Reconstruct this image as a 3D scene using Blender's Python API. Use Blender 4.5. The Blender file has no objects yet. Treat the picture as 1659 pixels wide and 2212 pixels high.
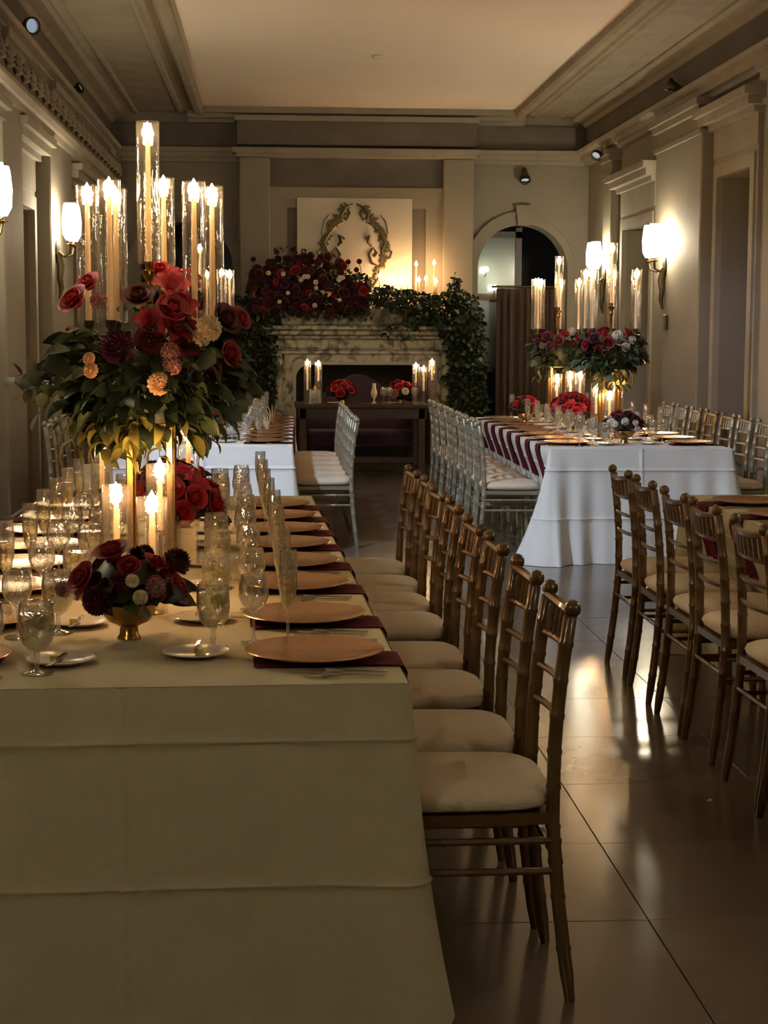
import bpy, math, random
from math import sin, cos, pi, radians as R, sqrt
from mathutils import Vector, Matrix
random.seed(7)
scn = bpy.context.scene
COL = scn.collection
# ------------------------------------------------------------------ camera
FPX, CXP, CYP, CAMZ = 3576.0, 829.5, 1106.0, 1.53
YAW, PIT, ROLL = 0.0664, 0.1083, 0.004
f = Vector((sin(YAW)*cos(PIT), cos(YAW)*cos(PIT), -sin(PIT)))
r_ = Vector((cos(YAW), -sin(YAW), 0)); u_ = r_.cross(f)
r2 = r_*cos(ROLL) + u_*sin(ROLL); u2 = u_*cos(ROLL) - r_*sin(ROLL)
RM = Matrix((r2, u2, -f)).transposed()
cd = bpy.data.cameras.new('camera'); cam = bpy.data.objects.new('camera', cd); COL.objects.link(cam)
cam.matrix_world = Matrix.Translation((0, 0, CAMZ)) @ RM.to_4x4()
cd.sensor_fit = 'VERTICAL'; cd.sensor_height = 24; cd.lens = FPX/2212*24; cd.clip_end = 100
scn.camera = cam
def atY(px, py, Y):
    d = RM @ Vector(((px-CXP)/FPX, -(py-CYP)/FPX, -1)); return Vector((0, 0, CAMZ)) + d*(Y/d.y)
# ------------------------------------------------------------------ world, lights, exposure
w = bpy.data.worlds.new('world'); scn.world = w; w.use_nodes = True
w.node_tree.nodes['Background'].inputs[0].default_value = (0.10, 0.13, 0.22, 1)
w.node_tree.nodes['Background'].inputs[1].default_value = 0.35
scn.view_settings.view_transform = 'Standard'; scn.view_settings.look = 'None'
scn.view_settings.gamma = 1; scn.view_settings.use_curve_mapping = False
scn.view_settings.exposure = 0.0
scn.cycles.transparent_max_bounces = 40
scn.cycles.max_bounces = 6
scn.cycles.sample_clamp_indirect = 3.0
CANDLE_W = 1.0; SCONCE_W = 10.5
WARM = (1.0, 0.50, 0.19); SCONCEC = (1.0, 0.76, 0.48)
def lamp(kind, name, loc, W, color, size=0.02, parent=None, aim=None, ang=None, blend=0.5):
    l = bpy.data.lights.new(name, kind); l.energy = W; l.color = color
    if kind in ('POINT', 'SPOT'): l.shadow_soft_size = size
    if kind == 'SPOT': l.spot_size = ang; l.spot_blend = blend
    o = bpy.data.objects.new(name, l); COL.objects.link(o); o.location = loc
    if aim is not None: o.rotation_euler = (Vector(aim)-Vector(loc)).to_track_quat('-Z', 'Y').to_euler()
    if parent: o.parent = parent
    return o
# ------------------------------------------------------------------ materials
def mat(name, c, rough=0.6, metal=0.0, noise=0.0, nscale=8, c2=None, bump=0.0, bscale=40, emit=None, estr=0, coat=0, sheen=0, weave=False, det=3, spec=None):
    m = bpy.data.materials.new(name); m.use_nodes = True; nt = m.node_tree; b = nt.nodes['Principled BSDF']
    b.inputs['Base Color'].default_value = (*c, 1); b.inputs['Roughness'].default_value = rough; b.inputs['Metallic'].default_value = metal
    if coat: b.inputs['Coat Weight'].default_value = coat; b.inputs['Coat Roughness'].default_value = 0.08
    if sheen: b.inputs['Sheen Weight'].default_value = sheen
    if spec is not None: b.inputs['Specular IOR Level'].default_value = spec
    if emit: b.inputs['Emission Color'].default_value = (*emit, 1); b.inputs['Emission Strength'].default_value = estr
    tc = nt.nodes.new('ShaderNodeTexCoord')
    if noise:
        n = nt.nodes.new('ShaderNodeTexNoise'); n.inputs['Scale'].default_value = nscale; n.inputs['Detail'].default_value = det
        nt.links.new(tc.outputs['Object'], n.inputs['Vector'])
        r = nt.nodes.new('ShaderNodeValToRGB'); r.color_ramp.elements[0].position = 0.5-0.5*0.5; r.color_ramp.elements[1].position = 0.72
        cc = c2 if c2 else tuple(x*(1-noise) for x in c)
        r.color_ramp.elements[0].color = (*cc, 1); r.color_ramp.elements[1].color = (*c, 1)
        nt.links.new(n.outputs['Fac'], r.inputs['Fac']); nt.links.new(r.outputs['Color'], b.inputs['Base Color'])
    if bump:
        if weave:
            n = nt.nodes.new('ShaderNodeTexChecker'); n.inputs['Scale'].default_value = bscale; o = n.outputs['Fac']
        else:
            n = nt.nodes.new('ShaderNodeTexNoise'); n.inputs['Scale'].default_value = bscale; n.inputs['Detail'].default_value = 4; o = n.outputs['Fac']
        nt.links.new(tc.outputs['Object'], n.inputs['Vector'])
        bp = nt.nodes.new('ShaderNodeBump'); bp.inputs['Strength'].default_value = bump; bp.inputs['Distance'].default_value = 0.01
        nt.links.new(o, bp.inputs['Height']); nt.links.new(bp.outputs['Normal'], b.inputs['Normal'])
    return m
def glass_mat(name, tint=(0.96, 0.97, 0.96), rough=0.03, blend=0.5, base=0.10, haze=0.05, bump=0.0):
    m = bpy.data.materials.new(name); m.use_nodes = True; nt = m.node_tree; nt.nodes.clear()
    out = nt.nodes.new('ShaderNodeOutputMaterial'); mx = nt.nodes.new('ShaderNodeMixShader')
    t = nt.nodes.new('ShaderNodeBsdfTransparent'); t.inputs[0].default_value = (*tint, 1)
    g = nt.nodes.new('ShaderNodeBsdfGlossy'); g.inputs['Roughness'].default_value = rough; g.inputs[0].default_value = (1, 1, 1, 1)
    if bump:
        tc = nt.nodes.new('ShaderNodeTexCoord'); nz = nt.nodes.new('ShaderNodeTexNoise'); nz.inputs['Scale'].default_value = 55; nz.inputs['Detail'].default_value = 1
        bp = nt.nodes.new('ShaderNodeBump'); bp.inputs['Strength'].default_value = bump; bp.inputs['Distance'].default_value = 0.02
        nt.links.new(tc.outputs['Object'], nz.inputs['Vector']); nt.links.new(nz.outputs['Fac'], bp.inputs['Height']); nt.links.new(bp.outputs['Normal'], g.inputs['Normal'])
    fr = nt.nodes.new('ShaderNodeLayerWeight'); fr.inputs[0].default_value = blend
    pw = nt.nodes.new('ShaderNodeMath'); pw.operation = 'POWER'; pw.inputs[1].default_value = 2.2
    ad = nt.nodes.new('ShaderNodeMath'); ad.operation = 'MULTIPLY_ADD'; ad.inputs[1].default_value = 0.75; ad.inputs[2].default_value = base
    nt.links.new(fr.outputs['Facing'], pw.inputs[0]); nt.links.new(pw.outputs[0], ad.inputs[0])
    nt.links.new(ad.outputs[0], mx.inputs[0]); nt.links.new(t.outputs[0], mx.inputs[1]); nt.links.new(g.outputs[0], mx.inputs[2])
    df = nt.nodes.new('ShaderNodeBsdfTranslucent'); df.inputs[0].default_value = (1, 0.98, 0.94, 1)
    d2 = nt.nodes.new('ShaderNodeBsdfDiffuse'); d2.inputs[0].default_value = (1, 0.98, 0.94, 1)
    m1 = nt.nodes.new('ShaderNodeMixShader'); m1.inputs[0].default_value = 0.5; nt.links.new(df.outputs[0], m1.inputs[1]); nt.links.new(d2.outputs[0], m1.inputs[2])
    m2 = nt.nodes.new('ShaderNodeMixShader'); m2.inputs[0].default_value = haze; nt.links.new(mx.outputs[0], m2.inputs[1]); nt.links.new(m1.outputs[0], m2.inputs[2])
    nt.links.new(m2.outputs[0], out.inputs[0]); return m
def glow_mat(name, c, s):
    m = bpy.data.materials.new(name); m.use_nodes = True; nt = m.node_tree; nt.nodes.clear()
    out = nt.nodes.new('ShaderNodeOutputMaterial'); a = nt.nodes.new('ShaderNodeAddShader')
    t = nt.nodes.new('ShaderNodeBsdfTransparent'); e = nt.nodes.new('ShaderNodeEmission')
    e.inputs[0].default_value = (*c, 1); e.inputs[1].default_value = s
    nt.links.new(t.outputs[0], a.inputs[0]); nt.links.new(e.outputs[0], a.inputs[1]); nt.links.new(a.outputs[0], out.inputs[0])
    try: m.cycles.emission_sampling = 'NONE'
    except Exception: pass
    return m
def floor_mat():
    m = mat('polished_marble_tile', (0.19, 0.145, 0.10), 0.13, noise=0.3, nscale=1.7, c2=(0.14, 0.104, 0.072), det=6, bump=0.03, bscale=3)
    nt = m.node_tree; b = nt.nodes['Principled BSDF']
    n = nt.nodes.new('ShaderNodeTexNoise'); n.inputs['Scale'].default_value = 6; mr = nt.nodes.new('ShaderNodeMapRange')
    mr.inputs['To Min'].default_value = 0.13; mr.inputs['To Max'].default_value = 0.24
    nt.links.new(n.outputs['Fac'], mr.inputs['Value']); nt.links.new(mr.outputs[0], b.inputs['Roughness'])
    b.inputs['Specular IOR Level'].default_value = 0.75
    return m
def marble_mat():
    m = mat('veined_marble', (0.62, 0.60, 0.50), 0.3); nt = m.node_tree; b = nt.nodes['Principled BSDF']
    tc = nt.nodes.new('ShaderNodeTexCoord'); n = nt.nodes.new('ShaderNodeTexNoise'); n.inputs['Scale'].default_value = 5; n.inputs['Detail'].default_value = 8; n.inputs['Distortion'].default_value = 1.8
    nt.links.new(tc.outputs['Object'], n.inputs['Vector']); r = nt.nodes.new('ShaderNodeValToRGB'); cr = r.color_ramp
    cr.elements[0].position = 0.36; cr.elements[0].color = (0.09, 0.09, 0.055, 1); cr.elements[1].position = 0.52; cr.elements[1].color = (0.42, 0.40, 0.31, 1)
    e = cr.elements.new(0.44); e.color = (0.22, 0.21, 0.155, 1); e = cr.elements.new(0.75); e.color = (0.52, 0.49, 0.39, 1)
    nt.links.new(n.outputs['Fac'], r.inputs['Fac']); nt.links.new(r.outputs['Color'], b.inputs['Base Color']); return m
MT = {
 'stone': mat('limestone', (0.235, 0.203, 0.15), 0.75, noise=0.22, nscale=1.3, bump=0.15, bscale=14, det=6),
 'stone_dark': mat('aged_plaster', (0.145, 0.122, 0.092), 0.85, noise=0.3, nscale=2.2, bump=0.2, bscale=18),
 'ceil': mat('ceiling_plaster', (0.78, 0.70, 0.60), 0.85, noise=0.06, nscale=0.8),
 'mould': mat('moulding_plaster', (0.31, 0.27, 0.205), 0.8, noise=0.25, nscale=3, bump=0.1, bscale=25),
 'brown': mat('painted_brown_band', (0.22, 0.155, 0.095), 0.8, noise=0.25, nscale=4),
 'panelw': mat('white_marble_panel', (0.46, 0.415, 0.33), 0.5, noise=0.12, nscale=3),
 'bronze': mat('dark_bronze', (0.12, 0.095, 0.05), 0.4, 0.7, noise=0.3, nscale=30),
 'brass': mat('aged_brass', (0.42, 0.26, 0.09), 0.27, 1.0),
 'grout': mat('floor_bed', (0.10, 0.085, 0.065), 0.8),
 'tile': floor_mat(), 'marble': marble_mat(),
 'cloth': mat('dim_lit_linen_cloth', (0.54, 0.475, 0.31), 0.92, noise=0.07, nscale=60, bump=0.25, bscale=420, weave=False),  # white linen darkened and warmed in its colour for dim, warm light
 'clothw': mat('white_linen_cloth', (0.74, 0.73, 0.68), 0.92, noise=0.05, nscale=60, bump=0.2, bscale=420),
 'cushion': mat('ivory_cushion', (0.70, 0.585, 0.44), 0.95, noise=0.1, nscale=120, bump=0.3, bscale=260),
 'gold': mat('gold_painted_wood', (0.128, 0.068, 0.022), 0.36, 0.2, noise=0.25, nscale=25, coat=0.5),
 'silver': mat('cool_lit_gold_wood', (0.30, 0.27, 0.185), 0.36, 0.3, noise=0.2, nscale=25, coat=0.3),  # gold chair wood made paler, with cool light put into the colour
 'cutlery': mat('steel_cutlery', (0.55, 0.53, 0.50), 0.2, 1.0),
 'charger': mat('gold_charger', (0.66, 0.37, 0.17), 0.25, 0.85, noise=0.12, nscale=40, bump=0.1, bscale=90),
 'china': mat('white_china', (0.70, 0.66, 0.58), 0.15),
 'napkin': mat('burgundy_satin', (0.12, 0.010, 0.016), 0.85, noise=0.3, nscale=14, spec=0.12),
 'glass': glass_mat('clear_glass', rough=0.03, base=0.24, haze=0.03, bump=0.2), 'tube': glass_mat('hurricane_glass', (0.985, 0.985, 0.97), 0.045, 0.5, 0.09, 0.008, 0.12),
 'water': glass_mat('water', (0.95, 0.95, 0.90), 0.05, 0.45, 0.16, 0.05, 0.12), 'champ': glass_mat('champagne', (0.97, 0.91, 0.70), 0.05, 0.45, 0.14, 0.04, 0.12),
 'lemon': mat('lemon_slice', (0.75, 0.62, 0.15), 0.5), 'butter': mat('butter', (0.78, 0.66, 0.25), 0.5),
 'wax': mat('flame_lit_ivory_wax', (0.83, 0.62, 0.38), 0.5, emit=(1.0, 0.48, 0.16), estr=0.10),  # faint orange emission stands in for flame light in the wax
 'wick': mat('wick', (0.02, 0.015, 0.01), 0.9), 'flame': glow_mat('flame', (1.0, 0.74, 0.40), 30.0),
 'shade': glow_mat('sconce_glow', (1.0, 0.90, 0.66), 22.0),
 'darkwood': mat('dark_oak', (0.034, 0.015, 0.010), 0.4, noise=0.4, nscale=12, bump=0.1, bscale=30),
 'velvet': mat('plum_velvet', (0.04, 0.016, 0.034), 0.9, sheen=0.15), 'firedark': mat('dark_firebox', (0.016, 0.013, 0.011), 0.9, noise=0.3),  # firebox colour is near-black with mottling
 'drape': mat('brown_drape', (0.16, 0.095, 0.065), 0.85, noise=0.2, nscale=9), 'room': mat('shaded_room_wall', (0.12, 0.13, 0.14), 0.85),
 'doorg': mat('grey_door_paint', (0.36, 0.325, 0.28), 0.6, noise=0.08, nscale=2), 'black': mat('black_metal', (0.012, 0.012, 0.012), 0.4),
 'whitem': mat('white_enamel', (0.62, 0.60, 0.56), 0.35), 'lens': mat('lamp_lens', (0.5, 0.55, 0.65), 0.15, emit=(0.6, 0.75, 1), estr=0.35),
 'card': mat('ivory_card', (0.80, 0.74, 0.60), 0.8), 'teal': mat('greenish_pane', (0.10, 0.13, 0.12), 0.2),
 'daypane': mat('dusk_window_pane', (0.4, 0.43, 0.5), 0.2, emit=(0.62, 0.72, 1.0), estr=0.5), 'stain': mat('rust_stain', (0.30, 0.16, 0.07), 0.9),
 'leafd': mat('dark_leaf', (0.022, 0.040, 0.016), 0.5, noise=0.4, nscale=9), 'leafm': mat('mid_leaf', (0.055, 0.085, 0.034), 0.5, noise=0.35, nscale=9),
 'leafe': mat('eucalyptus_leaf', (0.085, 0.115, 0.060), 0.6, noise=0.3, nscale=9), 'leafy': mat('olive_yellow_leaf', (0.19, 0.17, 0.030), 0.55, noise=0.3, nscale=8),
 'leafb': mat('brown_leaf', (0.16, 0.055, 0.02), 0.55, noise=0.3, nscale=9), 'stem': mat('green_stem', (0.05, 0.06, 0.025), 0.6),
 'red': mat('red_petal', (0.42, 0.006, 0.022), 0.6, noise=0.35, nscale=18), 'crim': mat('crimson_petal', (0.30, 0.008, 0.018), 0.6, noise=0.35, nscale=18),
 'burg': mat('burgundy_petal', (0.10, 0.008, 0.014), 0.6, noise=0.35, nscale=18), 'wine': mat('wine_petal', (0.045, 0.005, 0.010), 0.7, noise=0.3, nscale=18), 'plum': mat('plum_petal', (0.095, 0.010, 0.055), 0.65, noise=0.3, nscale=18),
 'cream': mat('cream_petal', (0.90, 0.74, 0.46), 0.65, noise=0.2, nscale=18), 'white': mat('white_petal', (0.78, 0.70, 0.60), 0.65, noise=0.15, nscale=18),
 'pink': mat('dusty_pink_petal', (0.50, 0.20, 0.18), 0.65, noise=0.3, nscale=18), 'mauve': mat('mauve_petal', (0.28, 0.12, 0.11), 0.65, noise=0.3, nscale=18),
 'peach': mat('peach_petal', (0.90, 0.60, 0.34), 0.65, noise=0.2, nscale=18),
}
# ------------------------------------------------------------------ mesh helpers
class MB:
    def __init__(s): s.v = []; s.f = []
    def add(s, vs, fs, M=None):
        n = len(s.v); s.v += [tuple(M @ Vector(v)) if M else tuple(v) for v in vs]; s.f += [tuple(i+n for i in q) for q in fs]; return s
    def box(s, x0, x1, y0, y1, z0, z1, M=None):
        return s.add([(x0,y0,z0),(x1,y0,z0),(x1,y1,z0),(x0,y1,z0),(x0,y0,z1),(x1,y0,z1),(x1,y1,z1),(x0,y1,z1)],
                     [(3,2,1,0),(4,5,6,7),(0,1,5,4),(1,2,6,5),(2,3,7,6),(3,0,4,7)], M)
    def bbox(s, x0, x1, y0, y1, z0, z1, b=0.01, M=None):   # box with chamfered vertical & horizontal edges via stacked rings
        def ring(i, z): 
            a0, a1, c0, c1 = x0+i, x1-i, y0+i, y1-i
            return [(a0+b,c0,z),(a1-b,c0,z),(a1,c0+b,z),(a1,c1-b,z),(a1-b,c1,z),(a0+b,c1,z),(a0,c1-b,z),(a0,c0+b,z)]
        rs = [ring(b, z0), ring(0, z0+b), ring(0, z1-b), ring(b, z1)]
        vs = sum(rs, []); fs = [tuple(range(7,-1,-1)), tuple(range(24,32))]
        for k in range(3):
            for j in range(8): fs.append((k*8+j, k*8+(j+1)%8, (k+1)*8+(j+1)%8, (k+1)*8+j))
        return s.add(vs, fs, M)
    def lathe(s, prof, n=24, M=None, cap=True):
        vs = []; fs = []
        for (rr, z) in prof:
            for k in range(n): a = 2*pi*k/n; vs.append((rr*cos(a), rr*sin(a), z))
        for i in range(len(prof)-1):
            for k in range(n): fs.append((i*n+k, i*n+(k+1)%n, (i+1)*n+(k+1)%n, (i+1)*n+k))
        if cap:
            if prof[0][0] > 1e-5: fs.append(tuple(range(n-1, -1, -1)))
            if prof[-1][0] > 1e-5: fs.append(tuple((len(prof)-1)*n+k for k in range(n)))
        return s.add(vs, fs, M)
    def tube(s, pts, rad, n=8, M=None):
        pts = [Vector(p) for p in pts]; vs = []; fs = []; m = len(pts)
        if not hasattr(rad, '__len__'): rad = [rad]*m
        prev = None
        for i, p in enumerate(pts):
            t = (pts[min(i+1, m-1)]-pts[max(i-1, 0)]).normalized()
            if prev is None: a = Vector((0,0,1)) if abs(t.z) < 0.9 else Vector((1,0,0)); x = t.cross(a).normalized()
            else: x = (prev - t*prev.dot(t)).normalized()
            prev = x; y = t.cross(x)
            for k in range(n): an = 2*pi*k/n; vs.append(p + (x*cos(an)+y*sin(an))*rad[i])
        for i in range(m-1):
            for k in range(n): fs.append((i*n+k, i*n+(k+1)%n, (i+1)*n+(k+1)%n, (i+1)*n+k))
        fs.append(tuple(range(n-1,-1,-1))); fs.append(tuple((m-1)*n+k for k in range(n)))
        return s.add(vs, fs, M)
    def prism(s, poly, a0, a1, axis='y', M=None):          # poly in the other two coordinates
        n = len(poly)
        def P(p, a): return (p[0], a, p[1]) if axis == 'y' else ((a, p[0], p[1]) if axis == 'x' else (p[0], p[1], a))
        vs = [P(p, a0) for p in poly]+[P(p, a1) for p in poly]
        fs = [(i, (i+1)%n, (i+1)%n+n, i+n) for i in range(n)]+[tuple(range(n-1,-1,-1)), tuple(range(n, 2*n))]
        return s.add(vs, fs, M)
    def mesh(s, name, m=None, smooth=False):
        me = bpy.data.meshes.new(name); me.from_pydata(s.v, [], s.f); me.update()
        if m: me.materials.append(MT[m] if isinstance(m, str) else m)
        if smooth:
            me.polygons.foreach_set('use_smooth', [True]*len(me.polygons))
            if smooth != 'all':
                try: me.set_sharp_from_angle(angle=R(50))
                except Exception: pass
        return me
    def build(s, name, m, parent=None, smooth=False, loc=None): return link(name, s.mesh(name, m, smooth), parent, loc)
def link(name, data, parent=None, loc=None, rot=None, scale=None):
    o = bpy.data.objects.new(name, data); COL.objects.link(o)
    if parent: o.parent = parent
    if loc is not None: o.location = loc
    if rot is not None: o.rotation_euler = rot
    if scale is not None: o.scale = scale if hasattr(scale, '__len__') else (scale,)*3
    return o
def tag(o, label=None, cat=None, group=None, kind=None):
    if label: o['label'] = label
    if cat: o['category'] = cat
    if group: o['group'] = group
    if kind: o['kind'] = kind
    return o
def thing(name, label, cat, loc=(0,0,0), rz=0, group=None):
    return tag(link(name, None, None, loc, (0,0,rz)), label, cat, group)
def struct(name, mb, m, parent=None, smooth=False):
    o = mb.build(name, m, parent, smooth)
    if not parent: o['kind'] = 'structure'
    return o
def copy_tree(o, parent=None):
    c = o.copy(); COL.objects.link(c); c.parent = parent
    for ch in o.children: copy_tree(ch, c)
    return c
ORD = ['first','second','third','fourth','fifth','sixth','seventh','eighth','ninth','tenth']
# ------------------------------------------------------------------ room shell
XL, XR, YF, HC = -1.95, 3.78, 20.0, 4.13
YB = -2.5
fl = struct('floor', MB().box(XL-0.4, XR+1.2, YB, YF+3.2, -0.2, -0.012), 'grout')
tm = MB().bbox(0.001, 0.655, 0.001, 0.655, -0.0119, 0.0, 0.0012).mesh('tile', 'tile')
TX0, TY0, TS = 0.975-0.656*5, 3.49-0.656*2, 0.656
for i in range(9):
    for j in range(29):
        x, y = TX0+i*TS, TY0+j*TS
        if y > YF-0.3: continue
        o = link('tile', tm, fl, (x, y, random.uniform(-0.0008, 0))); o.rotation_euler = (random.uniform(-.0006,.0006), random.uniform(-.0006,.0006), 0)
struct('ceiling', MB().box(XL-0.4, XR+0.4, YB, YF+0.4, HC, HC+0.1), 'ceil')
struct('wall_back', MB().box(XL-0.3, XR+0.3, YB-0.2, YB, 0, HC), 'stone_dark')
# side wall with bays: solid piers, recessed doorways
def side_wall(nm, X, sgn, bays, ztop):     # sgn = direction of room inside (+1 left wall, -1 right wall)
    w_ = MB(); T = 0.35
    ys = [YB]
    for (y0, y1, zt) in bays:
        w_.box(min(X, X-sgn*T), max(X, X-sgn*T), ys[-1], y0, 0, HC); w_.box(min(X, X-sgn*T), max(X, X-sgn*T), y0, y1, zt, HC); ys.append(y1)
    w_.box(min(X, X-sgn*T), max(X, X-sgn*T), ys[-1], YF+0.3, 0, HC)
    return struct(nm, w_, 'stone')
BAYR = [(2.6,4.2,2.8),(7.9,9.6,2.8),(12.97,13.95,2.83),(16.45,17.75,2.62)]
BAYL = [(3.0,4.6,2.8),(7.4,8.9,2.8),(10.6,11.2,2.48),(12.5,13.5,2.48),(15.9,17.6,2.48)]
wr = side_wall('wall_right', XR, -1, BAYR, HC); wl = side_wall('wall_left', XL, 1, BAYL, HC)
n = 1
for (X, s, bays) in ((XR, -1, BAYR), (XL, 1, BAYL)):
    for (y0, y1, zt) in bays:
        # architrave
        a = MB(); q = lambda d0, d1: (min(X+s*d0, X+s*d1), max(X+s*d0, X+s*d1))
        for (e, d, o_) in ((0.16, 0.035, 0.004), (0.11, 0.055, 0.002)):
            a.box(*q(0, d), y0-e, y0-o_, 0, zt+e); a.box(*q(0, d), y1+o_, y1+e, 0, zt+e); a.box(*q(0, d), y0-o_, y1+o_, zt+o_, zt+e)
        zt2 = zt+0.16
        a.box(*q(0, 0.045), y0-0.16, y1+0.16, zt2, zt2+0.24)
        for (z0, z1, d, e) in ((zt2+0.24, zt2+0.29, 0.09, 0.20), (zt2+0.29, zt2+0.36, 0.16, 0.27), (zt2+0.36, zt2+0.42, 0.20, 0.31)):
            a.box(*q(0, d), y0-e, y1+e, z0, z1)
        win = (s == 1 and y0 == 10.6)
        if win:
            wnd = struct('window_1', MB().box(X-0.28, X-0.25, y0, y1, 0.3, zt), 'daypane'); 
            wf = MB()
            for yy in (y0+0.03, (y0+y1)/2, y1-0.03): wf.box(X-0.25, X-0.21, yy-0.03, yy+0.03, 0, zt)
            for zz in (0.3, 1.2, 2.1, zt-0.04): wf.box(X-0.25, X-0.215, y0, y1, zz-0.03, zz+0.03)
            wf.box(X-0.28, X-0.2, y0, y1, 0, 0.3)
            wf.build('window_frame', 'whitem', wnd)
            struct('trim_%d' % (20+n), a, 'mould')
        else:
            dr = MB(); xd = X - s*0.24; ym = (y0+y1)/2
            g = 0.02 if (s == -1 and y0 == 12.97) else 0
            dr.box(min(xd, xd-s*0.05), max(xd, xd-s*0.05), y0+g, y1, 0, zt)
            d = struct('door_%d' % n, dr, 'darkwood' if g else 'doorg')  # dark wood on one door stands in for its open, shaded recess
            for yy0, yy1 in ((y0+g+0.1, ym-0.06), (ym+0.06, y1-0.1)):
                for z0, z1 in ((0.2, 1.0), (1.15, zt-0.15)):
                    pm = MB()
                    for (c0, c1, b0, b1) in ((yy0, yy1, z0, z0+0.03), (yy0, yy1, z1-0.03, z1), (yy0, yy0+0.03, z0, z1), (yy1-0.03, yy1, z0, z1)):
                        pm.box(min(xd, xd+s*0.015), max(xd, xd+s*0.015), c0, c1, b0, b1)
                    pm.build('panel_moulding', 'doorg', d)
            MB().lathe([(0.001, 0), (0.02, 0.01), (0.028, 0.03), (0.02, 0.045), (0.001, 0.05)], 12, Matrix.Translation((xd, ym-0.03, 1.02)) @ Matrix.Rotation(s*pi/2, 4, 'Y')).build('door_knob', 'brass', d, True)
            if g: MB().box(xd-0.2*0-0.0, xd+0.04, y0, y0+g, 0, zt).build('gap_shade_strip', 'darkwood', d)  # solid dark strip put in for the shade of the open gap
            struct('trim_%d' % (20+n), a, 'mould')
        n += 1
# pilasters with capitals and bases
def pilaster(X, s, y0, y1, d, k):
    q = lambda a, b: (min(X+s*a, X+s*b), max(X+s*a, X+s*b)); p = MB()
    p.bbox(*q(-0.01, d), y0, y1, 0, 3.52, 0.012)
    for (z0, z1, e) in ((0, 0.22, 0.05), (0.22, 0.27, 0.03), (3.22, 3.26, 0.02), (3.40, 3.46, 0.04), (3.46, 3.52, 0.07)):
        p.box(*q(-0.01, d+e), y0-e, y1+e, z0, z1)
    struct('trim_%d' % k, p, 'stone')
for k, (X, s, y0, y1, d) in enumerate([(XR,-1,14.15,15.85,0.14),(XR,-1,10.4,12.3,0.14),(XR,-1,5.2,6.6,0.14),(XR,-1,18.15,18.6,0.1),
        (XL,1,11.38,12.25,0.15),(XL,1,13.75,15.2,0.15),(XL,1,9.7,10.58,0.15),(XL,1,5.2,6.6,0.15),(XL,1,18.5,18.95,0.12)]): pilaster(X, s, y0, y1, d, 40+k)
# entablature, swept along each side
def prof_trim(k, poly, m, X, s, y0=YB, y1=YF):
    struct('trim_%d' % k, MB().prism([(X+s*a, z) for a, z in poly], y0, y1, 'y'), m)
for b_, (X, s, inn) in enumerate(((XR, -1, 0.94), (XL, 1, 1.14))):
    k = 50+b_*10
    prof_trim(k, [(0,3.52),(0.06,3.52),(0.07,3.56),(0.11,3.57),(0.12,3.62),(0.17,3.64),(0.18,3.68),(0,3.68)], 'mould', X, s)
    prof_trim(k+1, [(0,3.68),(0.05,3.68),(0.05,3.96),(0,3.96)], 'stone_dark', X, s)
    prof_trim(k+2, [(0,3.96),(0.07,3.96),(0.10,4.0),(0.19,4.03),(0.22,4.06),(0.22,HC),(0,HC)], 'mould', X, s)
    prof_trim(k+3, [(0.22,4.085),(0.30,4.085),(0.32,4.07),(0.35,4.07),(0.37,4.09),(inn-0.32,4.09),(inn-0.30,4.07),(inn-0.26,4.07),(inn-0.24,4.09),(inn-0.19,4.09),(inn-0.19,HC),(0.22,HC)], 'mould', X, s)
    prof_trim(k+4, [(inn-0.19,4.08),(inn-0.12,4.08),(inn-0.12,HC),(inn-0.19,HC)], 'brown', X, s)
    prof_trim(k+5, [(inn-0.12,4.06),(inn-0.09,4.035),(inn-0.03,4.035),(inn,4.06),(inn,HC),(inn-0.12,HC)], 'mould', X, s)
# plaster frieze ornaments on the left wall (shells / acanthus) and brackets
fm = MB()
for a in range(7):
    an = R(-75+25*a); fm.tube([(0.0, 0, -0.08), (0.03, sin(an)*0.07, -0.08+cos(an)*0.09), (0.012, sin(an)*0.10, -0.08+cos(an)*0.15)], [0.012, 0.02, 0.008], 6)
fme = fm.mesh('frieze_shell', 'mould', True)
fr = thing('frieze_ornament_band', 'row of white plaster shell ornaments on the frieze of the left wall', 'frieze', (XL+0.172, 0, 3.37))
struct('trim_95', MB().prism([(XL, 3.20), (XL+0.17, 3.20), (XL+0.17, 3.54), (XL, 3.54)], YB, YF, 'y'), 'stone_dark')
struct('trim_96', MB().prism([(XL, 3.08), (XL+0.175, 3.08), (XL+0.19, 3.12), (XL+0.215, 3.13), (XL+0.235, 3.17), (XL+0.235, 3.20), (XL, 3.20)], YB, YF, 'y'), 'mould')
for j in range(26): link('shell_ornament', fme, fr, (0, 10.4+j*0.36, 0))
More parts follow.
